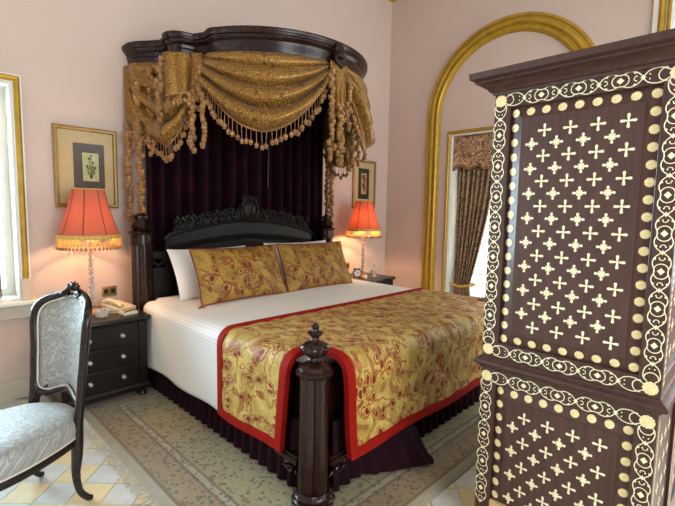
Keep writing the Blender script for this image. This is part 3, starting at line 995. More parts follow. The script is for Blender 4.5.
def cover(s, t, lift, sway=1.0):
    """s across the bed (flattened), t along it (flattened; foot fold below SYF)"""
    x, dz, nx, nz = fold(s, HW, RF)
    tt = SYF+RF-t     # >0 beyond the start of the foot fold
    if tt <= 0: y, dz2, ny, nz2 = t, 0.0, 0.0, 1.0
    else:
        L = RF*PI/2
        if tt <= L:
            an = tt/RF; y = SYF+RF-RF*sin(an); dz2 = RF*(1-cos(an)); ny = -sin(an); nz2 = cos(an)
        else: y = SYF; dz2 = RF+tt-L; ny = -1.0; nz2 = 0.0
    drop = dz+dz2
    n = Vector((nx, ny, min(nz, nz2)))
    n = n.normalized() if n.length > 1e-6 else Vector((0, 0, 1))
    w = 0.0
    if drop > 0.08:
        k = min(1.0, (drop-0.08)/0.4)*sway
        w = k*(0.012*sin(t*9+0.6)+0.010*sin(s*7+1.1)*(1 if dz2 > 0.08 else 0))
    # gentle sag and body of the bed
    bul = 0.008*sin(x*2.3+1)*cos(t*1.9) if drop < 0.05 else 0.0
    return Vector((BCX+x, y, TOP-drop+bul)) + n*(lift+w)
HEM = 0.215
s_hem = HW-RF+RF*PI/2+(TOP-RF-HEM)        # flattened half width down to the hem
t_hem = SYF+RF-RF*PI/2-(TOP-RF-HEM)
# white ribbed sheet over bed, hanging on both sides
sheet = thing('white_sheet', 'white ribbed cotton sheet spread over the bed and hanging at its side', 'sheet', (BCX, 2.7, TOP), world=True)
def sheetf(u, v):
    s = -(s_hem+0.012)+2*(s_hem+0.012)*u
    t = 3.64+(1.80-3.64)*v
    e = 0.0
    if t > 3.52 and abs(s) > HW-0.12: e = -0.02*(t-3.52)/0.12
    return cover(s, t, 0.004+e)
obj('cloth', G().grid(sheetf, 150, 70, lambda u, v: (v*1.85, u*3.4)), 'ribbed_sheet', sheet, solid=0.004)

# quilt with red border, slit at the corners so that the foot posts stand free
quilt = thing('quilt', 'gold paisley quilt with red border folded over the foot of the bed', 'quilt', (BCX, 1.9, TOP), world=True)
T_HEAD, T_CUT = 2.375, 1.685
XCUT = HW-0.165
def quilting(s, t):
    a = (s+t)*PI/0.30; b = (s-t)*PI/0.30
    return 0.014*(abs(sin(a))*abs(sin(b)))**0.4
def tl_edge(s):
    d = max(0.0, abs(s)-(HW-RF))/(s_hem-HW+RF)
    return T_CUT+0.075*d
def xl_edge(t):
    d = max(0.0, (SYF+RF)-t)/((SYF+RF)-t_hem)
    return XCUT-0.045*d
def q1(u, v):
    s = -s_hem+2*s_hem*u
    te = tl_edge(s) if abs(s) > XCUT else T_CUT
    t = T_HEAD+(te-T_HEAD)*v
    return cover(s, t, 0.008+quilting(s, t))
def q2(u, v):
    t = T_CUT+(t_hem-T_CUT)*v
    xe = xl_edge(t)
    s = -xe+2*xe*u
    return cover(s, t, 0.008+quilting(s, t))
g = G()
def q1uv(u, v):
    s = -s_hem+2*s_hem*u
    return (s, T_HEAD+((tl_edge(s) if abs(s) > XCUT else T_CUT)-T_HEAD)*v)
g.grid(q1, 170, 40, q1uv)
g.grid(q2, 110, 44, lambda u, v: (-xl_edge(T_CUT+(t_hem-T_CUT)*v)*(1-2*u), T_CUT+(t_hem-T_CUT)*v))
obj('quilted_cloth', g, 'quilt_paisley', quilt, solid=0.006)
def dense(P, step=0.02, closed=True):
    out = []
    n = len(P)
    for i in range(n if closed else n-1):
        a, b = P[i], P[(i+1) % n]
        L = math.hypot(b[0]-a[0], b[1]-a[1]); m = max(1, int(L/step))
        for k in range(m): out.append((a[0]+(b[0]-a[0])*k/m, a[1]+(b[1]-a[1])*k/m))
    if not closed: out.append(P[-1])
    return out
cutc = [(-XCUT-0.0, T_CUT)]
edge = [(-s_hem, T_HEAD), (-s_hem, tl_edge(s_hem))]
edge += [(-s, tl_edge(s)) for s in [s_hem+(HW-RF-s_hem)*k/6 for k in range(1, 7)]]
edge += [(-XCUT-0.03, T_CUT), (-XCUT-0.010, T_CUT-0.006), (-XCUT-0.001, T_CUT-0.03)]
edge += [(-xl_edge(t), t) for t in [SYF+RF+(t_hem-SYF-RF)*k/6 for k in range(0, 7)]]
edge_full = edge + [(-x, y) for x, y in edge[::-1]]
bp = dense(edge_full, 0.02)
g = G().sweep(bp, [(-0.006, -0.004), (-0.006, 0.030), (0.022, 0.033), (0.048, 0.031), (0.048, 0.004)], lambda p, h: cover(p[0], p[1], h), closed=True)
obj('red_border', g, 'red_trim', quilt)
# bed skirt: gathered plum cloth on three sides, one corner pulled loose on the rug
skirt = thing('bed_skirt', 'gathered plum bed skirt hanging to the rug below the quilt', 'bed skirt', (BCX, 2.6, 0), world=True)
def skirt_panel(A, B, out, pitch=0.085, amp=0.016, z1=0.40, flare=None):
    A, B, out = Vector(A), Vector(B), Vector(out)
    L = (B-A).length
    n = int(L/pitch)
    def fn(u, v):
        z = z1+(0.014-z1)*v
        k = 0.25+0.75*v
        w = sin(2*PI*n*u+0.7*sin(11*u))
        w = (abs(w)**0.7)*(1 if w > 0 else -1)
        p = A.lerp(B, u) + out*(amp*k*w+0.018*v*v)
        e = flare(u, v) if flare else 0.0
        return (p.x+out.x*e, p.y+out.y*e, max(0.014+0.004*(1+w), z) if not e else max(0.016+0.012*(1+w)*min(1, e*6), z))
    return G().grid(fn, n*10, 14, lambda u, v: (u*L, v*0.4))
o = obj('side_panel', skirt_panel((BXL-0.005, BYH-0.10, 0), (BXL-0.005, BYF+0.11, 0), (-1, 0, 0)), 'skirt_plum', skirt)
def fl(u, v):
    # cloth spilling outward on the floor a third of the way along
    b = max(0.0, 1-abs(u-0.315)/(0.20 if u < 0.315 else 0.045))
    return 0.24*b**0.8*max(0, v-0.3)/0.7
o = obj('foot_panel', skirt_panel((BXL+0.11, BYF-0.025, 0), (BXR-0.11, BYF-0.025, 0), (0, -1, 0), flare=fl), 'skirt_plum', skirt)
o = obj('side_panel', skirt_panel((BXR+0.005, BYF+0.11, 0), (BXR+0.005, BYH-0.10, 0), (1, 0, 0)), 'skirt_plum', skirt)

# ---------------------------------------------------------------- pillows
def pillow_geo(W, H, T, n=26, m=18, crown=0.0, seed=0):
    g = G()
    rnd = random.Random(seed)
    ph = rnd.uniform(0, 6)
    def fn(u, v, sg):
        a, b = 2*u-1, 2*v-1
        x = W/2*a*(1-0.045*(1-b*b)); z = H/2*b*(1-0.06*(1-a*a))
        th = T/2*(max(0, 1-abs(a)**2.6)**0.55)*(max(0, 1-abs(b)**2.4)**0.55)
        th += 0.006*sin(7*a+ph)*sin(5*b+ph)*(1-a*a)*(1-b*b)
        return (x, sg*th, z+H/2-0.012*(1-a*a)*crown)
    uvf = lambda u, v: (u*W, v*H)
    g.grid(lambda u, v: fn(u, v, -1), n, m, uvf)
    g.grid(lambda u, v: fn(1-u, v, 1), n, m, uvf)
    ed = []
    for i in range(n): ed.append(fn(i/n, 0, 0))
    for i in range(m): ed.append(fn(1, i/m, 0))
    for i in range(n): ed.append(fn(1-i/n, 1, 0))
    for i in range(m): ed.append(fn(0, 1-i/m, 0))
    return g, ed
def pillow(name, label, loc, W, H, T, lean, rz, mat, pip=None, seed=0, roll=0.0):
    r = thing(name, label, 'pillow', loc, rz)
    g, ed = pillow_geo(W, H, T, seed=seed)
    R = Matrix.Rotation(-lean, 4, 'X') @ Matrix.Rotation(roll, 4, 'Y')
    g.xf(R)
    obj('cushion', g, mat, r, ang=80)
    if pip:
        obj('piping', G().tube([R @ Vector(e) for e in ed], 0.0065, 6, closed=True), pip, r)
        gt = G()
        c = R @ Vector((-W/2, 0, 0.0))
        for k in range(5): gt.tube([c, c+Vector((-0.012*k+0.01, -0.02, -0.004)), c+Vector((-0.014*k+0.004, -0.05, -0.008))], [0.004, 0.003, 0.002], 5)
        obj('corner_tassel', gt, pip, r)
    return r
pillow('white_pillow', 'white pillow leaning on the headboard behind the left gold pillow', (2.00, 3.40, 0.742), 0.80, 0.47, 0.17, math.radians(30), 0.02, 'white_cotton', seed=1)
pillow('white_pillow', 'white pillow leaning on the headboard behind the right gold pillow', (3.03, 3.40, 0.742), 0.86, 0.48, 0.17, math.radians(28), -0.02, 'white_cotton', seed=2)
pillow('gold_pillow', 'gold paisley pillow with dark piping, the one nearer the salmon lamp', (2.050, 3.075, 0.748), 0.86, 0.47, 0.15, math.radians(24), 0.02, 'sham_paisley', 'red_piping', seed=3)
pillow('gold_pillow', 'gold paisley pillow with dark piping beside the alarm clock', (2.925, 3.085, 0.748), 0.86, 0.47, 0.15, math.radians(24), -0.01, 'sham_paisley', 'red_piping', seed=4)

# ================================================================ HALF-TESTER CANOPY
CCX = 2.605
canopy = thing('bed_canopy', 'dark polished wooden bow-fronted canopy cornice high over the bed', 'canopy', (CCX, 4.05, 2.69), world=True)
left_plan = [(1.43, 4.065), (1.43, 3.92), (1.47, 3.83), (1.535, 3.745), (1.585, 3.67), (1.585, 3.61), (1.545, 3.52), (1.55, 3.45), (1.58, 3.39), (1.635, 3.355), (1.715, 3.34), (1.755, 3.25)]
R_B = 0.945
a0 = math.atan2(3.15-3.535, 1.735-CCX)
bow = [(CCX+R_B*cos(a), 3.535+R_B*sin(a)) for a in [a0+(-PI/2-a0+(2*PI if a0 > 0 else 0))*i/20 for i in range(21)]]
half = left_plan + bow
plan = half + [(2*CCX-x, y) for x, y in half[::-1][1:]]
CZ0, CZ1 = 2.685, 2.875
cprof = [(0.075, CZ0), (0.060, CZ0), (0.052, CZ0+0.012), (0.056, CZ0+0.026), (0.064, CZ0+0.032), (0.060, CZ0+0.05), (0.046, CZ0+0.082), (0.040, CZ0+0.105), (0.046, CZ0+0.112),
         (0.040, CZ0+0.118), (0.026, CZ0+0.13), (0.022, CZ0+0.142), (0.010, CZ0+0.148), (0.004, CZ0+0.165), (0.0, CZ0+0.172), (0.0, CZ1), (0.075, CZ1)]
obj('cornice', G().sweep(plan, cprof, lambda p, h: (p[0], p[1], h)), 'mahogany', canopy, ang=32)
inner = []
for i in range(len(plan)):
    x, y = plan[i]
    d = Vector((CCX-x, 3.7-y)); L = d.length
    d.normalize()
    inner.append((x+d.x*0.05, min(y+d.y*0.05, 4.06)))
obj('roof_board', G().prism(inner[::-1] if False else inner, CZ1-0.03, CZ1-0.012, lambda p, h: (p[0], p[1], h)), 'mahogany', canopy, smooth=False, fix=True)
g = G()
bc = (CCX, 3.535-R_B, 0)
def mpb(p, h): return (CCX+p[0], 3.535-R_B-h, p[1])
g.prism([(x*1.0, z) for x, z in [(-0.045, CZ0+0.0), (0.045, CZ0+0.0), (0.055, CZ0+0.05), (0.05, CZ0+0.13), (0.035, CZ0+0.165), (0.0, CZ0+0.18), (-0.035, CZ0+0.165), (-0.05, CZ0+0.13), (-0.055, CZ0+0.05)]], -0.08, 0.012, mpb)
g.lathe([(0.004, 0.03), (0.026, 0.026), (0.036, 0.012), (0.038, 0.0), (0.004, 0.0)][::-1], 20, (CCX, 3.535-R_B-0.012, CZ0+0.085), axis='Y', lobe=lambda a, z: 1+0.12*cos(8*a))
g.tube([mpb((-0.04, CZ0+0.01), 0.02), mpb((0, CZ0-0.012), 0.03), mpb((0.04, CZ0+0.01), 0.02)], [0.012, 0.018, 0.012], 8)
obj('boss', g, 'mahogany', canopy)

# ---- drapery of the canopy
drape = thing('canopy_drapery', 'gold damask swags and tails with ball tassels hung round the canopy', 'drapery', (CCX, 4.0, 2.69), world=True)
def sub_plan(P, inset=0.055):
    """resampled polyline with outward normals"""
    out = []
    L = [0]
    for i in range(1, len(P)): L.append(L[-1]+math.hypot(P[i][0]-P[i-1][0], P[i][1]-P[i-1][1]))
    def at(u):
        s = u*L[-1]
        for i in range(1, len(P)):
            if s <= L[i]+1e-9:
                t = (s-L[i-1])/max(1e-9, L[i]-L[i-1])
                p = Vector((P[i-1][0]+(P[i][0]-P[i-1][0])*t, P[i-1][1]+(P[i][1]-P[i-1][1])*t)); break
        return p
    def nor(u):
        a, b = at(max(0, u-0.06)), at(min(1, u+0.06))
        d = (b-a).normalized()
        return Vector((d.y, -d.x))
    return at, nor, L[-1]
def tassel(g, p, L, r, sw=(0, 0)):
    x, y, z = p
    bx, by = x+sw[0], y+sw[1]
    zb = z-max(0.006, L-2.4*r)
    g.tube([(x, y, z), (bx, by, zb)], 0.0028, 4)
    g.lathe([(0.003, 0), (r*0.55, -r*0.12), (r*0.95, -r*0.6), (r, -r*1.05), (r*0.85, -r*1.6), (r*0.6, -r*1.85), (r*0.8, -r*2.3), (0.003, -r*2.35)][::-1], 8, (bx, by, zb))
def fringe(name, pts, parent, spacing=0.040, L=0.10, r=0.0185, jit=0.006, dense_n=1, seed=0):
    rnd = random.Random(seed)
    g = G()
    g.tube(pts, 0.008, 6)
    acc = 0
    P = [Vector(p) for p in pts]
    for i in range(1, len(P)):
        d = (P[i]-P[i-1]); l = d.length
        while acc <= l:
            for k in range(dense_n):
                q = P[i-1]+d*(acc/max(l, 1e-9))
                ll = L*rnd.uniform(0.85, 1.15)*(1 if k == 0 else rnd.uniform(0.35, 0.8))
                tassel(g, q, ll, r*rnd.uniform(0.9, 1.1), (rnd.uniform(-jit, jit), rnd.uniform(-jit, jit)))
            acc += spacing
        acc -= l
    o = obj(name, g, 'tassel_gold', parent); o['kind'] = 'stuff'
    return o
ZT = CZ0+0.02
def swag(P, drop, folds, seed=0, bulge=0.055, skew=0.0, pw=0.75, inset=0.07):
    at, nor, L = sub_plan(P)
    def ushape(u):
        k = u+skew*u*(1-u)
        return max(0.0, 4*k*(1-k))**pw
    def fn(u, v):
        n = nor(u); p = at(u)-n*inset
        c = ushape(u)
        d = 0.05+(drop-0.05)*c
        z = ZT-d*v
        env = min(1.0, 4*u*(1-u)*2.2)
        w = sin(2*PI*folds*v**0.85+0.5*sin(2*PI*u))
        w = 2*(abs(sin(PI*folds*v**0.85+0.25*sin(2*PI*u)))**0.9)-1
        o = 0.03+bulge*env*(v**0.6)+0.060*env*w*(0.3+0.7*v)+0.020*(1-env)*sin(30*u)
        # gathered pleats near the two hanging points
        gth = math.exp(-(u/0.10)**2)+math.exp(-((1-u)/0.10)**2)
        o += 0.012*gth*sin(40*v+9*u)
        dz = 0.012*env*cos(2*PI*folds*v**0.85)*v*(1-v)
        return (p.x+n.x*o, p.y+n.y*o, z+dz)
    g = G().grid(fn, 64, 54, lambda u, v: (u*L, v*drop*(0.35+0.65*ushape(u))))
    o = obj('swag', g, 'gold_damask', drape, solid=0.004)
    fringe('tassel_fringe', [fn(i/60, 1.0) for i in range(61)], o, L=0.13, seed=seed)
    return fn
def jabot(P, dl, dm, dr, pleats, seed=0, chains=(), inset=0.045, fwd=0.03):
    at, nor, L = sub_plan(P)
    def fn(u, v):
        n = nor(u); p = at(u)-n*inset
        d = dl+(dm-dl)*2*u if u < 0.5 else dm+(dr-dm)*(2*u-1)
        sq = 1-0.25*v
        uu = 0.5+(u-0.5)*sq
        p = at(min(1, max(0, uu)))-n*inset
        o = fwd+0.018*sin(2*PI*pleats*u+seed)*(0.4+0.6*v)
        return (p.x+n.x*o, p.y+n.y*o, ZT-d*v)
    g = G().grid(fn, 40, 20, lambda u, v: (u*L*1.4, v*max(dl, dm, dr)))
    o = obj('tail', g, 'gold_damask', drape, solid=0.004)
    fringe('tassel_fringe', [fn(i/24, 1.0) for i in range(25)], o, spacing=0.034, L=0.09, seed=seed+50)
    # cords of clustered tassels down the edges
    for (u, z0, z1, drift, nn) in chains:
        rnd = random.Random(seed+int(u*100))
        n = nor(min(1, max(0, u))); p = at(min(1, max(0, u)))
        tdir = Vector((n.y, -n.x))
        pts = []
        m = max(4, int((z0-z1)/0.02))
        for i in range(m+1):
            t = i/m
            q = p-n*(inset-fwd-0.025)+tdir*(drift*t+0.012*sin(i*1.7))
            pts.append((q.x, q.y, z0+(z1-z0)*t))
        fringe('tassel_cord', pts, o, spacing=0.038, L=0.045, r=0.0215, jit=0.018, dense_n=nn, seed=seed+int(u*90))
    return fn
def mir(P): return [(2*CCX-x, y) for x, y in P[::-1]]
side_l = [(1.43, 3.95), (1.47, 3.83), (1.535, 3.73), (1.55, 3.55), (1.56, 3.44), (1.62, 3.37), (1.71, 3.345)]
block_l = [(1.55, 3.49), (1.565, 3.41), (1.615, 3.365), (1.715, 3.34), (1.75, 3.23)]
bow_l = [(1.72, 3.30), (1.745, 3.24), (1.735, 3.18)] + [p for p in bow if p[0] < CCX-0.04]
boss_p = [(CCX-0.10, bow[-1][1]+0.008), (CCX, bow[-1][1]-0.004), (CCX+0.10, bow[-1][1]+0.008)]
swag(side_l, 0.70, 4, 1, 0.05, skew=-0.45, pw=0.5)
swag(bow_l, 0.60, 4, 2, 0.08, pw=1.05)
swag(mir(bow_l), 0.60, 4, 3, 0.08, pw=1.05)
swag(mir(side_l), 0.70, 4, 4, 0.05, skew=0.45, pw=0.5)
jabot(block_l, 0.34, 0.30, 0.36, 3, 5, chains=((0.06, 2.68, 2.12, 0.05, 1), (0.70, 2.45, 1.98, 0.0, 2), (1.0, 2.64, 2.02, -0.05, 1)), fwd=0.075)
jabot(mir(block_l), 0.36, 0.30, 0.34, 3, 6, chains=((0.94, 2.68, 2.12, -0.05, 1), (0.30, 2.45, 1.98, 0.0, 2), (0.0, 2.64, 2.02, 0.05, 1)), fwd=0.075)
jabot(boss_p, 0.36, 0.33, 0.36, 3, 7, chains=((0.0, 2.64, 1.95, -0.02, 1), (0.5, 2.40, 1.90, 0.0, 2), (1.0, 2.62, 2.20, 0.0, 1)), inset=0.03)
end_l = [(1.43, 4.05), (1.43, 3.92), (1.47, 3.83), (1.51, 3.775), (1.55, 3.71)]
jabot(end_l, 0.42, 0.60, 0.50, 2, 8, chains=((0.30, 2.20, 1.42, 0.0, 2), (0.62, 2.55, 1.36, -0.01, 2), (0.95, 2.66, 1.95, 0.0, 1)))
jabot(mir(end_l), 0.50, 0.60, 0.42, 2, 9, chains=((0.70, 2.20, 1.42, 0.0, 2), (0.38, 2.55, 1.36, 0.01, 2), (0.05, 2.66, 1.95, 0.0, 1)))

# ---- dark curtain hanging from the canopy behind the headboard
bcur = thing('bed_curtain', 'deep plum velvet curtain hanging in folds behind the headboard', 'curtain', (CCX, 3.97, 0.4), world=True)
def bc_fn(u, v):
    x = 1.54+(3.67-1.54)*u
    z = 2.755+(0.30-2.755)*v
    w = sin(2*PI*15*u+1.4*sin(6*u+0.4))
    w = (abs(w)**0.75)*(1 if w > 0 else -1)
    y = 3.945-0.062*w-0.018*sin(2*PI*7*u+1)
    # the two side edges come forward beside the posts
    e = max(0, 0.10-u)/0.10+max(0, u-0.90)/0.10
    return (x, y-0.02*e*e, z)
obj('velvet', G().grid(bc_fn, 380, 10, lambda u, v: (u*3, v*2.4)), 'purple_velvet', bcur, solid=0.004)
g = G().prism([(x*0.0+p, q_) for p, q_ in [(0, 0)]] if False else inner, CZ0+0.075, CZ0+0.08, lambda p, h: (p[0], p[1], h))
obj('canopy_lining', g, 'purple_velvet', bcur, smooth=False, fix=True)
pc = tag(obj('pull_cord', G().tube([(2.83, 3.86, 2.75), (2.832, 3.86, 2.2), (2.826, 3.86, 1.75), (2.828, 3.86, 1.62)], 0.005, 6), 'black_plastic'), 'thin black cord dangling in front of the plum velvet curtain', 'cord')
# ================================================================ NIGHTSTANDS
def nightstand(label, loc):
    W, D, H = 0.66, 0.58, 0.66
    r = thing('nightstand', label, 'nightstand', loc, 0, 'pair of dark bedside chests')
    x0, x1, y0, y1 = -W/2+0.03, W/2-0.03, -D/2+0.03, D/2
    obj('carcass', G().box(x0, x1, y0, y1, 0.09, H-0.03), 'nightstand_wood', r, bevel=0.004)
    g = G().sweep([(-W/2+0.0, D/2), (-W/2, -D/2), (W/2, -D/2), (W/2, D/2)], [(0.0, H-0.022), (0.004, H-0.028), (0.016, H-0.04), (0.03, H-0.045), (0.05, H-0.045), (0.05, H-0.03), (0.006, H-0.0005)], lambda p, h: (p[0], p[1], h))
    g.box(-W/2+0.005, W/2-0.005, -D/2+0.005, D/2, H-0.03, H)
    obj('top', g, 'nightstand_wood', r, ang=30)
    g = G().sweep([(x0, y1), (x0, y0), (x1, y0), (x1, y1)], [(0.0, 0.07), (-0.018, 0.07), (-0.018, 0.10), (-0.008, 0.115), (0.0, 0.12)], lambda p, h: (p[0], p[1], h))
    obj('base_moulding', g, 'nightstand_wood', r, ang=30, fix=True)
    for sx in (-1, 1):
        obj('corner_pilaster', G().box(sx*(x1-0.03)-0.03, sx*(x1-0.03)+0.03, y0-0.012, y0, 0.12, H-0.05), 'nightstand_wood', r, bevel=0.004)
        for yy in (y0+0.02, y1-0.04):
            fz = 0.0125 if (loc[1]+yy < RUG_Y1+0.03 and RUG_X0-0.03 < loc[0]+sx*(x1-0.035) < RUG_X1+0.03) else 0.0
            g = G().lathe([(0.018, fz), (0.032, fz+0.006), (0.036, 0.025), (0.03, 0.045), (0.022, 0.055), (0.034, 0.07), (0.036, 0.09)], 16, (sx*(x1-0.035), yy, 0))
            obj('foot', g, 'nightstand_wood', r)
    hh = (H-0.05-0.125)/3
    for k in range(3):
        z0 = 0.125+k*hh
        d = obj('drawer', G().box(x0+0.065, x1-0.065, y0-0.010, y0+0.01, z0+0.006, z0+hh-0.006), 'nightstand_wood', r, bevel=0.004)
        for sx in (-1, 1):
            g = G().lathe([(0.012, 0.0), (0.016, 0.002), (0.010, 0.006), (0.006, 0.014), (0.012, 0.02), (0.016, 0.028), (0.013, 0.034), (0.003, 0.037)], 16, (sx*0.115, y0-0.010, z0+hh/2), axis='Y')
            obj('knob', g, 'pewter', d)
    return r
NL = (1.035, 3.69, 0); NR = (4.215, 3.69, 0)
nightstand('dark chest of three drawers with pewter knobs behind the upholstered chair', NL)
nightstand('dark bedside chest in the corner right of the bed, below the glowing red lamp', NR)
NZ = 0.66
# ================================================================ TABLE LAMPS
def lamp(label, loc, power):
    r = thing('table_lamp', label, 'lamp', loc, 0, 'pair of fringed bedside lamps')
    g = G().lathe([(0.085, 0), (0.085, 0.012), (0.075, 0.018), (0.055, 0.024), (0.05, 0.034), (0.03, 0.042), (0.018, 0.05)], 32)
    obj('base', g, 'brass', r)
    z = 0.045
    k = 0
    st = None
    while z < 0.60:
        rr = 0.026 if k % 2 == 0 else 0.020
        g = G().lathe([(0.008, 0), (rr*0.7, rr*0.25), (rr, rr*0.8), (rr*0.7, rr*1.35), (0.008, rr*1.6)], 12, (0, 0, z), lobe=lambda a, zz, p=k: 1+0.10*cos(6*a+p))
        obj('crystal_bead', g, 'crystal', r, ang=20)
        z += rr*1.55; k += 1
    obj('rod', G().lathe([(0.006, 0.04), (0.006, 0.77)], 10), 'brass', r)
    obj('bulb_holder', G().lathe([(0.008, 0.765), (0.016, 0.77), (0.016, 0.795), (0.012, 0.80)], 14), 'brass', r)
    zb, zt, rb, rt_ = 0.605, 0.975, 0.218, 0.112
    def shf(u, v):
        a = 2*PI*u
        R = rb+(rt_-rb)*v
        R -= 0.010*sin(PI*v)                       # slightly waisted
        R *= 1+0.006*cos(72*a)
        sc = 0.0
        return (R*cos(a), R*sin(a), zb+(zt-zb)*v)
    s = obj('lamp_shade', G().grid(shf, 216, 10, lambda u, v: (u, v)), 'shade_silk', r, ang=80)
    for i in range(8):
        a = 2*PI*i/8+0.3
        P = [(1.006*shf(a/(2*PI), v)[0], 1.006*shf(a/(2*PI), v)[1], shf(a/(2*PI), v)[2]) for v in [j/8 for j in range(9)]]
        obj('rib', G().tube(P, 0.0035, 5), 'rib_dark', s)
    for zz, R, h in ((zt, rt_, 0.010), (zb+0.006, rb, 0.03)):
        obj('braid', G().lathe([(R+0.001, zz-h/2), (R+0.006, zz-h/3), (R+0.006, zz+h/3), (R+0.001, zz+h/2)], 64, lobe=lambda a, q: 1+0.008*cos(90*a), cap=False), 'fringe_gold', s)
    g = G()
    n = 84
    for i in range(n):
        a = 2*PI*i/n
        R = rb+0.002
        ln = 0.070
        g.tube([(R*cos(a), R*sin(a), zb-0.004), (R*cos(a), R*sin(a), zb-0.004-ln)], 0.0035, 4)
    o = obj('fringe_strands', g, 'shade_fringe', s); o['kind'] = 'stuff'
    g = G()
    for i in range(48):
        a = 2*PI*i/48
        R = rb+0.003
        g.ball((R*cos(a), R*sin(a), zb-0.082), 0.011, 7, 4, 1.3)
    o = obj('fringe_beads', g, 'tassel_gold', s); o['kind'] = 'stuff'
    b = obj('bulb', G().lathe([(0.012, 0.80), (0.02, 0.812), (0.026, 0.835), (0.022, 0.855), (0.010, 0.868), (0.002, 0.871)], 16), 'bulb_glow', r)
    ld = bpy.data.lights.new('lamp_light', 'POINT')
    ld.energy = power; ld.color = (1.0, 0.62, 0.28); ld.shadow_soft_size = 0.035
    lo = bpy.data.objects.new('lamp_light', ld); C.objects.link(lo); lo.parent = r; lo.location = (0, 0, 0.735)
    return r
tb = NT('bulb_glow'); tb.b.inputs['Emission Color'].default_value = (1, 0.72, 0.4, 1); tb.b.inputs['Emission Strength'].default_value = 8; MT['bulb_glow'] = tb.m
lamp('fringed salmon lamp on a beaded crystal stem, on the chest behind the chair', (1.05, 3.775, NZ), 17)
lamp('fringed red-orange lamp on a beaded crystal stem in the far corner', (4.225, 3.70, NZ), 42)

# ================================================================ PICTURES
def picture(label, x0, x1, z0, z1, mats, motif, frame):
    r = thing('framed_picture', label, 'picture', ((x0+x1)/2, YB_, z0), world=True)
    mp = lambda p, h: (p[0], YB_-0.006-h, p[1])
    w = 0.026
    obj('frame', G().sweep([(x0+w, z0+w), (x1-w, z0+w), (x1-w, z1-w), (x0+w, z1-w)], [(-w, 0), (-w, 0.020), (-w*0.5, 0.03), (0.0, 0.026), (0.006, 0.014), (0.006, 0)], mp, closed=True), frame, r, ang=30, fix=True)
    obj('backing', G().prism([(x0+w, z0+w), (x1-w, z0+w), (x1-w, z1-w), (x0+w, z1-w)], 0.001, 0.006, mp), 'print_mat', r, smooth=False, fix=True)
    d = 0.006
    for nm, (a, b, c, e), m in mats:
        obj(nm, G().prism([(a, c), (b, c), (b, e), (a, e)], d, d+0.002, mp), m, r, smooth=False, fix=True); d += 0.002
    motif(r, mp, d)
    obj('glass', G().prism([(x0+w, z0+w), (x1-w, z0+w), (x1-w, z1-w), (x0+w, z1-w)], 0.0185, 0.0205, mp), 'picture_glass', r, smooth=False, fix=True)
    return r
def plant(cx, z0, z1, w):
    def f(r, mp, d):
        g = G()
        h = z1-z0
        for k, (dx, t) in enumerate(((-0.55, 0.55), (-0.25, 0.85), (0.05, 0.95), (0.35, 0.7), (0.6, 0.5))):
            P = [mp((cx+w*0.1*dx, z0+h*0.08), d+0.0012), mp((cx+w*0.3*dx, z0+h*t*0.5), d+0.0012), mp((cx+w*0.5*dx, z0+h*t), d+0.0012)]
            g.tube(P, 0.0022, 5)
            c = P[2]
            for a in range(4):
                an = a*PI/2+k
                g.ball((c[0]+0.006*cos(an), c[1], c[2]+0.006*sin(an)), 0.0045, 6, 4)
            m_ = P[1]
            g.tube([m_, (m_[0]+0.02*(1 if dx > 0 else -1), m_[1], m_[2]+0.018)], [0.004, 0.001], 5)
        obj('plant_drawing', g, 'plant_ink', r)
    return f
picture('gilt-framed botanical print hanging above the salmon lamp', 0.888, 1.362, 1.492, 2.148,
        [('mat', (1.028, 1.262, 1.655, 2.02), 'mat_dark'), ('print_border', (1.088, 1.222, 1.705, 1.952), 'black_plastic'), ('print', (1.094, 1.216, 1.712, 1.945), 'print_green')], plant(1.155, 1.72, 1.93, 0.10), 'frame_gold')
def figure(cx, z0, z1, w):
    def f(r, mp, d):
        g = G()
        for k in range(6):
            z = z0+(z1-z0)*(k+0.7)/6.6
            g.ball(mp((cx+0.012*sin(k*2.2), z), d), 0.012+0.005*(k % 3), 7, 4, 1.5)
        obj('ink_figure', g, 'rib_dark', r)
    return f
picture('small gilt-framed print with dark mount above the red-orange lamp', 4.385, 4.862, 1.545, 2.215,
        [('mat', (4.50, 4.725, 1.68, 2.10), 'mat_green'), ('print', (4.56, 4.665, 1.745, 2.035), 'print_tan')], figure(4.612, 1.76, 2.02, 0.1), 'frame_gold')
# wall sockets
def socket(label, x, z):
    r = thing('wall_socket', label, 'socket', (x, YB_, z), world=True)
    obj('plate', G().box(x-0.06, x+0.06, YB_-0.008, YB_, z-0.042, z+0.042), 'brass', r, bevel=0.004)
    for dx in (-0.028, 0.028):
        obj('outlet', G().box(x+dx-0.017, x+dx+0.017, YB_-0.0105, YB_-0.008, z-0.02, z+0.02), 'black_plastic', r, bevel=0.002)
socket('brass wall socket plate beside the crystal stem of the salmon lamp', 1.27, 0.765)
socket('brass wall socket plate behind the alarm clock', 4.30, 0.755)

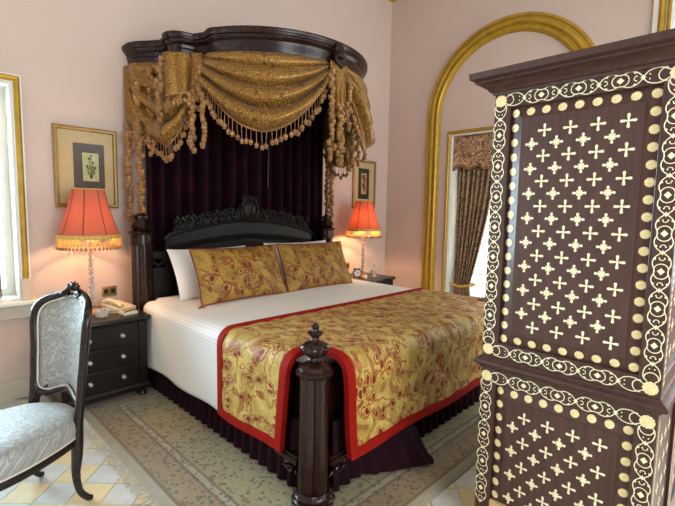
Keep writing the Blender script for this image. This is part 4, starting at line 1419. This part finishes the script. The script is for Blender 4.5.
# ================================================================ SMALL THINGS ON THE NIGHTSTANDS
ph = thing('telephone', 'cream desk telephone on the left chest', 'telephone', (1.235, 3.735, NZ), math.radians(25))
obj('body', G().prism([(-0.10, 0.0), (0.10, 0.0), (0.10, 0.03), (-0.10, 0.062)], -0.085, 0.085, lambda p, h: (h, p[0]*-1, p[1])), 'cream_plastic', ph, bevel=0.006, smooth=False, fix=True)
g = G().tube([(-0.055, 0.09, 0.07), (-0.055, 0.05, 0.088), (-0.055, 0.0, 0.086), (-0.055, -0.05, 0.07), (-0.055, -0.09, 0.05)], [0.024, 0.02, 0.016, 0.02, 0.024], 10, flat=0.75)
obj('handset', g, 'cream_plastic', ph)
gk = G().box(-0.008, 0.008, -0.006, 0.006, 0, 0.006).mesh('key', 'paper', smooth=False)
for i in range(3):
    for j in range(4):
        piece('key', gk, ph, Matrix.Translation((0.01+0.026*i, 0.045-0.026*j, 0.052-0.0042*(j+1)*0.9)) @ Matrix.Rotation(math.radians(9), 4, 'X'))
obj('cord', G().tube(smooth_path([(-0.055, -0.095, 0.045), (-0.10, -0.11, 0.012), (-0.13, -0.04, 0.008), (-0.11, 0.06, 0.008), (-0.04, 0.10, 0.012)], 6), 0.004, 6), 'cream_plastic', ph)
nb = thing('notepad', 'pale notepad with a pen lying before the telephone', 'notepad', (1.245, 3.55, NZ), math.radians(8))
obj('pages', G().box(-0.055, 0.055, -0.04, 0.04, 0, 0.014), 'paper', nb, bevel=0.001)
obj('cover', G().box(-0.06, 0.06, -0.045, 0.045, 0.0142, 0.018), 'cream_plastic', nb, bevel=0.002)
obj('pen', G().tube([(-0.045, -0.02, 0.0225), (0.05, 0.015, 0.0225)], 0.004, 8), 'black_plastic', nb)
ca = thing('crystal_dish', 'small cut-glass dish beside the telephone', 'dish', (1.055, 3.56, NZ))
g = G().lathe([(0.03, 0), (0.038, 0.004), (0.046, 0.03), (0.05, 0.055), (0.045, 0.055), (0.04, 0.03), (0.03, 0.010), (0.002, 0.009)], 20, lobe=lambda a, z: 1+0.06*cos(10*a))
obj('bowl', g, 'crystal', ca, ang=20)
obj('rim', G().tube([(0.0475*(1+0.06*cos(10*a))*cos(a), 0.0475*(1+0.06*cos(10*a))*sin(a), 0.056) for a in [2*PI*i/60 for i in range(60)]], 0.0022, 5, closed=True), 'crystal', ca)
# right bedside: alarm clock, small card, stemmed glass, tumbler
ck = thing('alarm_clock', 'round black alarm clock with white dial beside the gold pillow', 'clock', (4.03, 3.62, NZ), math.radians(-42))
obj('case', G().lathe([(0.004, 0.03), (0.05, 0.03), (0.055, 0.026), (0.055, -0.018), (0.045, -0.026), (0.004, -0.026)][::-1], 28, (0, 0, 0.072), axis='Y', lobe=None), 'black_plastic', ck, fix=True)
dl = obj('dial', G().lathe([(0.003, 0.0), (0.043, 0.0), (0.043, 0.003), (0.003, 0.003)], 28, (0, -0.0305, 0.072), axis='Y'), 'clock_face', ck, fix=True)
for an, L in ((math.radians(60), 0.024), (math.radians(-40), 0.034)):
    obj('hand', G().tube([(0, -0.0345, 0.072), (L*sin(an), -0.0345, 0.072+L*cos(an))], 0.002, 5), 'black_plastic', dl)
for sx in (-1, 1):
    obj('foot', G().tube([(sx*0.03, 0, 0.03), (sx*0.042, 0, 0.004)], [0.006, 0.005], 8), 'black_plastic', ck)
    obj('bell', G().ball((sx*0.03, 0, 0.128), 0.02, 12, 6, 0.7), 'pewter', ck)
def stem_glass(name, label, loc, h, r):
    t = thing(name, label, 'glass', loc)
    obj('bowl', G().lathe([(0.005, h*0.55), (r*0.7, h*0.62), (r, h*0.78), (r*0.9, h), (r*0.86, h), (r*0.95, h*0.78), (r*0.64, h*0.64), (0.003, h*0.58)], 20), 'crystal', t)
    obj('stem', G().lathe([(0.005, 0.006), (0.004, h*0.3), (0.006, h*0.56)], 10), 'crystal', t)
    obj('foot', G().lathe([(0.03, 0.0), (0.03, 0.003), (0.006, 0.008), (0.002, 0.008)], 20), 'crystal', t)
stem_glass('stemmed_glass', 'tall stemmed glass on the corner chest', (4.37, 3.60, NZ), 0.19, 0.036)
tg = thing('tumbler', 'low glass tumbler beside the stemmed glass', 'glass', (4.29, 3.58, NZ))
obj('wall', G().lathe([(0.028, 0), (0.033, 0.10), (0.030, 0.10), (0.026, 0.01), (0.002, 0.009)], 20), 'crystal', tg)
obj('rim', G().tube([(0.0315*cos(a), 0.0315*sin(a), 0.1005) for a in [2*PI*i/24 for i in range(24)]], 0.002, 5, closed=True), 'crystal', tg)
cd = thing('message_card', 'small folded white card by the alarm clock', 'card', (4.12, 3.56, NZ), 0.2)
obj('front_leaf', G().box(-0.035, 0.035, -0.001, 0.001, 0, 0.05).xf(Matrix.Translation((0, -0.012, 0)) @ Matrix.Rotation(math.radians(-14), 4, 'X')), 'paper', cd)
obj('back_leaf', G().box(-0.035, 0.035, -0.001, 0.001, 0, 0.05).xf(Matrix.Translation((0, 0.012, 0)) @ Matrix.Rotation(math.radians(14), 4, 'X')), 'paper', cd)
# ================================================================ CHAIR
chair = thing('side_chair', 'dark-framed chair with pale silver damask seat and back', 'chair', (0.397, 2.503, 0), math.radians(108.6))
def back_pt(x, h, off=0.0):
    """point on the curved, raked back; off = toward the sitter"""
    y = -0.185+1.7*x*x
    nx, ny = -3.4*x, 1.0
    L = math.hypot(nx, ny)
    return Vector((x+off*nx/L, y+off*ny/L-0.125*(h-0.42), h))
half_o = [(0.0, 0.545), (0.07, 0.525), (0.13, 0.505), (0.185, 0.525), (0.198, 0.62), (0.206, 0.76), (0.216, 0.88), (0.212, 0.95), (0.18, 0.995), (0.115, 1.02), (0.05, 1.04), (0.0, 1.047)]
def closed_smooth(P, n):
    m = len(P); out = []
    P = [Vector(p) for p in P]
    for i in range(m):
        a, b, c, d = P[(i-1) % m], P[i], P[(i+1) % m], P[(i+2) % m]
        for k in range(n):
            t = k/n
            out.append(0.5*((2*b)+(c-a)*t+(2*a-5*b+4*c-d)*t*t+(3*b-a-3*c+d)*t*t*t))
    return out
ring2 = closed_smooth(half_o + [(-x, h) for x, h in half_o[::-1][1:-1]], 5)
obj('back_frame', G().tube([back_pt(p.x, p.y) for p in ring2], 0.021, 10, closed=True), 'chair_wood', chair)
obj('back_bead', G().tube([back_pt(p.x*0.90, 0.79+(p.y-0.79)*0.925, 0.016) for p in ring2], 0.005, 6, closed=True), 'pale_gimp', chair)
g = G()
n = len(ring2); m = 9
for sg in (1, -1):
    V, U, F = [], [], []
    for j in range(m+1):
        rho = j/m
        for p in ring2:
            x = p.x*0.92*rho; h = 0.79+(p.y-0.79)*0.94*rho
            V.append(back_pt(x, h, sg*(0.004+0.030*(1-rho**2.4)))); U.append((x, h))
    for j in range(m):
        for i in range(n):
            k = (i+1) % n
            F.append((j*n+i, j*n+k, (j+1)*n+k, (j+1)*n+i) if sg < 0 else (j*n+i, (j+1)*n+i, (j+1)*n+k, j*n+k))
    g.add(V, F, U)
obj('back_pad', g, 'chair_damask', chair, ang=80)
# carved crest
g = G()
for k in range(7):
    a = PI*(0.08+0.84*k/6)
    P = [back_pt(0.03*cos(a), 1.045+0.005*sin(a), 0.012), back_pt(0.05*cos(a), 1.058+0.026*sin(a), 0.02), back_pt(0.066*cos(a), 1.06+0.044*sin(a), 0.012)]
    g.tube(P, [0.007, 0.011, 0.003], 7)
for sg in (-1, 1):
    P = [back_pt(sg*(0.05+0.028*(1-i/18)*cos(i*0.42)), 1.035+0.022*(1-i/18)*sin(i*0.42), 0.024) for i in range(18)]
    g.tube(P, 0.0065, 6)
    for k in range(4):
        c = back_pt(sg*(0.075+0.02*k), 1.036-0.006*k, 0.018)
        g.tube([c+Vector((-sg*0.014, 0, 0.0)), c, c+Vector((sg*0.02, 0, 0.010))], [0.003, 0.008, 0.002], 6)
g.ball(tuple(back_pt(0, 1.085, 0.02)), 0.015, 10, 6)
obj('crest_carving', g, 'chair_wood', chair)
# stiles down to the seat, rear cabriole legs, front legs
def sweep_leg(P, R, nm):
    obj(nm, G().tube(smooth_path(P, 6), [R[min(len(R)-1, int(i/6))]+(R[min(len(R)-1, int(i/6)+1)]-R[min(len(R)-1, int(i/6))])*((i % 6)/6) for i in range(6*(len(P)-1)+1)], 10), 'chair_wood', chair)
for sx in (-1, 1):
    top_ = back_pt(sx*0.199, 0.62)
    sweep_leg([tuple(top_), tuple(back_pt(sx*0.194, 0.52)), (sx*0.192, -0.122, 0.42), (sx*0.188, -0.118, 0.34), (sx*0.192, -0.110, 0.26), (sx*0.198, -0.098, 0.17), (sx*0.202, -0.110, 0.08), (sx*0.208, -0.145, 0.025), (sx*0.210, -0.165, 0.013)],
              [0.020, 0.021, 0.023, 0.028, 0.026, 0.020, 0.016, 0.016, 0.014], 'rear_leg')
    sweep_leg([(sx*0.225, 0.29, 0.345), (sx*0.238, 0.305, 0.29), (sx*0.240, 0.31, 0.22), (sx*0.228, 0.298, 0.13), (sx*0.225, 0.297, 0.06), (sx*0.238, 0.315, 0.02), (sx*0.246, 0.328, 0.012)],
              [0.030, 0.034, 0.028, 0.019, 0.015, 0.018, 0.013], 'front_leg')
    P = smooth_path([tuple(back_pt(sx*0.12, 0.552)), tuple(back_pt(sx*0.15, 0.52)), tuple(back_pt(sx*0.172, 0.48)), tuple(back_pt(sx*0.175, 0.44))], 5)
    obj('back_bracket', G().tube(P, 0.011, 8), 'chair_wood', chair)
# seat
seat_o = closed_smooth([(0.0, -0.20), (0.10, -0.18), (0.185, -0.115), (0.235, 0.02), (0.262, 0.18), (0.245, 0.30), (0.14, 0.345), (0.0, 0.36), (-0.14, 0.345), (-0.245, 0.30), (-0.262, 0.18), (-0.235, 0.02), (-0.185, -0.115), (-0.10, -0.18)], 5)
sc = Vector((0, 0.09))
def seat_layers(layers, dome=None):
    g = G(); V, U, F = [], [], []
    n = len(seat_o)
    acc = 0
    for j, (k, z) in enumerate(layers):
        for i, p in enumerate(seat_o):
            q_ = sc+(p-sc)*k
            V.append((q_.x, q_.y, z)); U.append((q_.x, q_.y+z))
    for j in range(len(layers)-1):
        for i in range(n):
            k = (i+1) % n
            F.append((j*n+i, j*n+k, (j+1)*n+k, (j+1)*n+i))
    F.append(tuple(range(n))[::-1]); F.append(tuple((len(layers)-1)*n+i for i in range(n)))
    return g.add(V, F, U)
obj('seat_cushion', seat_layers([(0.99, 0.358), (1.03, 0.370), (1.04, 0.398), (1.02, 0.430), (0.96, 0.452), (0.85, 0.466), (0.65, 0.477), (0.4, 0.482), (0.1, 0.484), (0.01, 0.484)]), 'chair_damask', chair, ang=80)
obj('seat_rail', seat_layers([(0.96, 0.312), (1.0, 0.315), (1.015, 0.335), (1.0, 0.357), (0.9, 0.3575)]), 'chair_wood', chair)
obj('seat_piping', G().tube([tuple(sc+(p-sc)*1.02)+(0.361,) for p in seat_o], 0.0055, 6, closed=True), 'pale_gimp', chair)

# ================================================================ ARMOIRE
AX0, AX1, AY0, AY1 = 1.90, 3.06, 0.222, 0.904
arm = thing('armoire', 'tall dark brown armoire inlaid with cream crosses, rosettes and scrolling borders', 'armoire', ((AX0+AX1)/2, (AY0+AY1)/2, 0), world=True)
T_ = 0.022
obj('upper_case', G().box(AX0+T_, AX1-T_, AY0+T_, AY1-T_, 0.80, 2.03), 'armoire_wood', arm, smooth=False)
obj('lower_case', G().box(AX0+T_, AX1-T_, AY0+T_, AY1-T_, 0.06, 0.80), 'armoire_wood', arm, smooth=False)
def ring_path(o): return [(AX0-o, AY0-o), (AX1+o, AY0-o), (AX1+o, AY1+o), (AX0-o, AY1+o)]
mpz = lambda p, h: (p[0], p[1], h)
# outward = -offset for this counter-clockwise path
obj('cornice', G().sweep(ring_path(0), [(0.02, 2.022), (-0.006, 2.022), (-0.010, 2.034), (-0.020, 2.038), (-0.028, 2.050), (-0.050, 2.066), (-0.066, 2.072), (-0.066, 2.080), (-0.084, 2.088), (-0.087, 2.114), (0.02, 2.116)], mpz, closed=True), 'armoire_wood', arm, ang=30, fix=True)
obj('top_board', G().box(AX0, AX1, AY0, AY1, 2.10, 2.114), 'armoire_wood', arm, smooth=False)
obj('waist_moulding', G().sweep(ring_path(0), [(0.021, 0.786), (-0.004, 0.786), (-0.010, 0.796), (-0.024, 0.803), (-0.030, 0.812), (-0.026, 0.824), (-0.012, 0.832), (-0.004, 0.842), (0.021, 0.842)], mpz, closed=True), 'armoire_wood', arm, ang=30, fix=True)
obj('waist_board', G().box(AX0+0.015, AX1-0.015, AY0+0.015, AY1-0.015, 0.79, 0.84), 'armoire_wood', arm, smooth=False)
def quad_frame(nm, mp, a0, a1, z0, z1, w, wt, wb, n_):
    """stiles and rails, each a piece of its own, proud of the case by T_"""
    def bx(a, b, c, d):
        g = G(); V = [mp(p, q_, h) for h in (0.0, T_) for q_ in (c, d) for p in (a, b)]
        g.add(V, [(0,1,3,2),(4,6,7,5),(0,2,6,4),(1,5,7,3),(0,4,5,1),(2,3,7,6)]); return g
    obj('stile', bx(a0, a0+w, z0, z1), 'armoire_wood', arm, fix=True, smooth=False, bevel=0.0015)
    obj('stile', bx(a1-w, a1, z0, z1), 'armoire_wood', arm, fix=True, smooth=False, bevel=0.0015)
    obj('rail', bx(a0+w, a1-w, z1-wt, z1), 'armoire_wood', arm, fix=True, smooth=False, bevel=0.0015)
    if wb > 0: obj('rail', bx(a0+w, a1-w, z0, z0+wb), 'armoire_wood' if n_ else 'pale_wood', arm, fix=True, smooth=False, bevel=0.0015)
def panel(mp, a0, a1, z0, z1, bw):
    """fielded panel: sloping margin that carries the rosettes, raised flat field"""
    g = G()
    d0, d1, d2 = 0.003, 0.015, 0.019
    V = [mp(p, q_, d0) for p, q_ in ((a0, z0), (a1, z0), (a1, z1), (a0, z1))]
    V += [mp(p, q_, d1) for p, q_ in ((a0+bw, z0+bw), (a1-bw, z0+bw), (a1-bw, z1-bw), (a0+bw, z1-bw))]
    V += [mp(p, q_, d2) for p, q_ in ((a0+bw, z0+bw), (a1-bw, z0+bw), (a1-bw, z1-bw), (a0+bw, z1-bw))]
    F = [(8, 9, 10, 11)]
    for i in range(4):
        j = (i+1) % 4
        F += [(i, j, 4+j, 4+i), (4+i, 4+j, 8+j, 8+i)]
    g.add(V, F)
    return obj('panel', g, 'armoire_field', arm, smooth=False, fix=False)
# faces: mapping (a, z, h) with h = distance out of the case
sideL = lambda a, z, h: (AX0+T_-h, a, z)
def face_mat_side(a, z, h, rot=0.0, s=1.0):
    B = Matrix(((0, 0, -1, AX0+T_-h), (-1, 0, 0, a), (0, 1, 0, z), (0, 0, 0, 1)))
    return B @ Matrix.Rotation(rot, 4, 'Z') @ Matrix.Scale(s, 4)
frontF = lambda a, z, h: (a, AY0+T_-h, z)
def face_mat_front(a, z, h, rot=0.0, s=1.0):
    B = Matrix(((1, 0, 0, a), (0, 0, -1, AY0+T_-h), (0, 1, 0, z), (0, 0, 0, 1)))
    return B @ Matrix.Rotation(rot, 4, 'Z') @ Matrix.Scale(s, 4)
backF = lambda a, z, h: (a, AY1-T_+h, z)
sideR = lambda a, z, h: (AX1-T_+h, a, z)
SW = 0.072
for mp_, b0, b1 in ((sideL, AY0, AY1), (sideR, AY0, AY1)):
    quad_frame('f', mp_, b0, b1, 0.842, 2.022, SW, 0.058, 0.072, 1)
    quad_frame('f', mp_, b0, b1, 0.0, 0.786, SW, 0.072, 0.15, 0)
p_up = panel(sideL, 0.285, 0.836, 0.912, 1.966, 0.055)
p_lo = panel(sideL, 0.285, 0.836, 0.148, 0.716, 0.055)
xm = (AX0+AX1)/2
for mp_ in (frontF, backF):
    for b0, b1 in ((AX0+T_, xm), (xm, AX1-T_)):
        quad_frame('f', mp_, b0, b1, 0.842, 2.022, 0.06, 0.058, 0.07, 1)
        quad_frame('f', mp_, b0, b1, 0.0, 0.786, 0.06, 0.07, 0.12, 1)
def simple_panel(mp, a0, a1, z0, z1):
    g = G(); V = [mp(p, q_, h) for h in (0.001, 0.010) for q_ in (z0, z1) for p in (a0, a1)]
    g.add(V, [(0,1,3,2),(4,6,7,5),(0,2,6,4),(1,5,7,3),(0,4,5,1),(2,3,7,6)])
    return obj('door_panel', g, 'armoire_field', arm, fix=True, smooth=False)
fp = []
for mp_ in (frontF, backF):
    for b0, b1 in ((AX0+T_+0.06, xm-0.06), (xm+0.06, AX1-T_-0.06)):
        for z0, z1 in ((0.912, 1.964), (0.12, 0.716)):
            fp.append((mp_, simple_panel(mp_, b0, b1, z0, z1), b0, b1, z0, z1))

# inlay pieces (shared meshes)
flat3 = lambda p, h: (p[0], p[1], h)
TK = 0.0012
def petal(g, an, r0, r1, w, th=TK):
    P = []
    for i in range(9):
        t = i/8
        P.append((r0+(r1-r0)*t, w*(0.35+0.65*t)*(1 if t < 0.8 else max(0.0, 1-((t-0.8)/0.2)**2)**0.5)))
    poly = [(x, -y) for x, y in P]+[(x, y) for x, y in P[::-1]]
    c, s_ = cos(an), sin(an)
    g.prism([(x*c-y*s_, x*s_+y*c) for x, y in poly], 0, th, flat3)
g = G()
for k in range(4): petal(g, k*PI/2, 0.0, 0.0275, 0.0062)
cross_me = g.mesh('cross_inlay', 'bone', smooth=False)
g = G()
for k in range(4): petal(g, k*PI/2, 0.004, 0.0265, 0.0060)
g.prism([(0.0105, 0), (0, 0.0105), (-0.0105, 0), (0, -0.0105)], 0, TK*1.3, flat3)
for k in range(4):
    a = PI/4+k*PI/2
    g.prism([(0.011*cos(a)+0.0036*cos(b), 0.011*sin(a)+0.0036*sin(b)) for b in [2*PI*i/8 for i in range(8)]], 0, TK*1.1, flat3)
star_me = g.mesh('flower_cross_inlay', 'bone', smooth=False)
def daisy(r, npt, name):
    g = G()
    out = []
    for i in range(npt*6):
        a = 2*PI*i/(npt*6)
        out.append((r*(0.90+0.10*abs(cos(npt*a/2)))*cos(a), r*(0.90+0.10*abs(cos(npt*a/2)))*sin(a)))
    n = len(out)
    V = [(x, y, 0) for x, y in out]+[(x, y, TK) for x, y in out]+[(x*0.45, y*0.45, TK*2.2) for x, y in out]+[(x*0.3, y*0.3, TK*1.2) for x, y in out]+[(0, 0, TK*2.0)]
    F = []
    for i in range(n):
        j = (i+1) % n
        for b in (0, n, 2*n): F.append((b+i, b+j, b+n+j, b+n+i))
        F.append((3*n+i, 3*n+j, 4*n))
    g.add(V, F)
    return g.mesh(name, 'bone_gold', smooth=True, ang=60)
ros_me = daisy(0.0175, 12, 'rosette_inlay')
cros_me = daisy(0.0255, 12, 'corner_rosette_inlay')
def strand(g, P, r=0.0017):
    g.tube([(x, y, TK*0.6) for x, y in P], r, 4, flat=0.35)
def vine_unit(pitch):
    g = G()
    g.prism([(0.0115, 0), (0, 0.0125), (-0.0115, 0), (0, -0.0125)], 0, TK*1.2, flat3)
    for sy in (-1, 1):
        strand(g, [(0.0212*cos(a), sy*(0.0065+0.0205*sin(a))) for a in [-0.45+(PI+0.9)*i/16 for i in range(17)]])
        h = pitch/2
        for sx in (-1, 1):
            P = [(sx*0.0215, sy*0.010), (sx*0.0268, sy*0.024), (sx*0.0262, sy*0.038), (sx*0.018, sy*(h-0.014)), (sx*0.004, sy*(h-0.002))]
            strand(g, [tuple(p) for p in smooth_path(P, 4)])
            strand(g, [(sx*(0.0215+0.003*cos(b)), sy*(0.045+0.003*sin(b))) for b in [2*PI*i/6 for i in range(7)]], 0.0018)
            g.prism([(sx*0.008+0.0026*cos(b), sy*(h-0.020)+0.0026*sin(b)) for b in [2*PI*i/7 for i in range(7)]], 0, TK, flat3)
            strand(g, [(0, sy*(h-0.028)), (sx*0.006, sy*(h-0.026)), (sx*0.008, sy*(h-0.020))], 0.0014)
    return g
def star(g, y):
    P = []
    for i in range(8):
        a = PI/4*i
        r = 0.010 if i % 2 == 0 else 0.0045
        P.append((r*cos(a), y+r*sin(a)))
    g.prism(P, 0, TK*1.2, flat3)
vine_me = vine_unit(0.1355).mesh('vine_inlay', 'bone', smooth=False)
vine_h_me = vine_unit(0.140).mesh('vine_inlay', 'bone', smooth=False)
g = G(); star(g, 0); node_me = g.mesh('star_inlay', 'bone', smooth=False)
def end_loop(L):
    g = G()      # from the star at y=0 to the corner rosette at y=L
    for sx in (-1, 1):
        P = [(sx*0.004, 0.002), (sx*0.018, 0.014), (sx*0.0255, 0.034), (sx*0.0245, 0.055), (sx*0.012, L-0.018)]
        strand(g, [tuple(p) for p in smooth_path(P, 4)])
        g.prism([(sx*0.008+0.0026*cos(b), 0.020+0.0026*sin(b)) for b in [2*PI*i/7 for i in range(7)]], 0, TK, flat3)
    strand(g, [(0.0225*cos(a), L-0.030+0.0225*sin(a)) for a in [PI*0.05-PI*1.1*i/14 for i in range(15)]])
    return g.mesh('vine_end_inlay', 'bone', smooth=False)
e1 = end_loop(0.086); e2 = end_loop(0.098)
H_F = T_            # frame surface
bevel_h = lambda: 0.0095
def inlay(me, mfun, a, z, h, rot=0.0, s=1.0): return piece(me.name.split('.')[0], me, arm, mfun(a, z, h, rot, s))
# upper side field
for i in range(9):
    for c in range(4): inlay(cross_me, face_mat_side, 0.390+0.0983*c, 1.851-0.1047*i, 0.019)
for i in range(8):
    for c in range(4): inlay(star_me, face_mat_side, 0.439+0.0985*c, 1.798-0.1042*i, 0.019)
for i in range(4):
    for c in range(4):
        inlay(cross_me, face_mat_side, 0.399+0.0988*c, 0.597-0.114*i, 0.019)
        if i < 4: inlay(star_me, face_mat_side, 0.448+0.0987*c, 0.542-0.114*i, 0.019)
# rosettes lie on the sloping margins: tilt each about its side
def ros(a, z, tilt_axis, sgn):
    ang = math.atan2(0.012, 0.055)
    M_ = face_mat_side(a, z, 0.0092)
    if tilt_axis == 'v': M_ = M_ @ Matrix.Rotation(sgn*ang, 4, 'Y')
    elif tilt_axis == 'h': M_ = M_ @ Matrix.Rotation(sgn*ang, 4, 'X')
    piece('rosette_inlay', ros_me, arm, M_)
for i in range(17):
    z = 1.937-0.0625*i
    ros(0.811, z, 'v', 1 if 0 else -1); ros(0.311, z, 'v', 1)
for i in range(1, 8):
    a = 0.311+0.0625*i
    ros(a, 1.937, 'h', -1); ros(a, 0.937, 'h', 1)
for i in range(9):
    z = 0.690-0.0635*i
    if z > 0.16: ros(0.812, z, 'v', -1); ros(0.311, z, 'v', 1)
for i in range(1, 8): ros(0.311+0.0625*i, 0.690, 'h', -1)
# borders on the frame
AL, AR = 0.876, 0.254
for a in (AL, AR):
    for z in (2.000-0.004, 0.876): inlay(cros_me, face_mat_side, a, z, H_F)
    inlay(cros_me, face_mat_side, a, 0.748, H_F)
    for i in range(7): inlay(vine_me, face_mat_side, a, 1.849-0.1355*i, H_F)
    for i in range(8): inlay(node_me, face_mat_side, a, 1.849+0.06775-0.1355*i, H_F)
    inlay(e1, face_mat_side, a, 1.9168, H_F); inlay(e1, face_mat_side, a, 0.9683, H_F, PI)
    for i in range(4):
        inlay(vine_me, face_mat_side, a, 0.598-0.1355*i, H_F)
        inlay(node_me, face_mat_side, a, 0.598+0.06775-0.1355*i, H_F)
    inlay(e1, face_mat_side, a, 0.6658, H_F)
    inlay(node_me, face_mat_side, a, 0.598+0.06775-0.1355*4, H_F)
for z in (1.996, 0.876, 0.748):
    for i in range(3): inlay(vine_h_me, face_mat_side, 0.425+0.140*i, z, H_F, PI/2)
    for i in range(4): inlay(node_me, face_mat_side, 0.355+0.140*i, z, H_F)
    inlay(e2, face_mat_side, 0.775, z, H_F, PI/2); inlay(e2, face_mat_side, 0.355, z, H_F, -PI/2)
# narrow front: bone band along the corner stile and crosses on the door
g = G()
for i in range(40):
    z = 0.0135+0.027*i
    g.prism([(-0.010, z-0.011), (0.010, z-0.003), (0.010, z+0.011), (-0.010, z+0.003)], 0, TK, flat3)
band_me = g.mesh('bone_band', 'bone', smooth=False)
for b in (AX0+T_+0.018, xm-0.03, xm+0.03, AX1-T_-0.018):
    inlay(band_me, face_mat_front, b, 0.88, T_)
    inlay(band_me, face_mat_front, b, 0.04, T_, 0, 0.66)
for mp_, po, b0, b1, z0, z1 in fp:
    if mp_ is not frontF: continue
    nz_ = int((z1-z0-0.06)/0.105)+1
    for c in range(4):
        for i in range(nz_):
            inlay(cross_me if (i+c) % 2 else star_me, face_mat_front, b0+0.05+c*0.098, z0+0.06+0.105*i, 0.010)
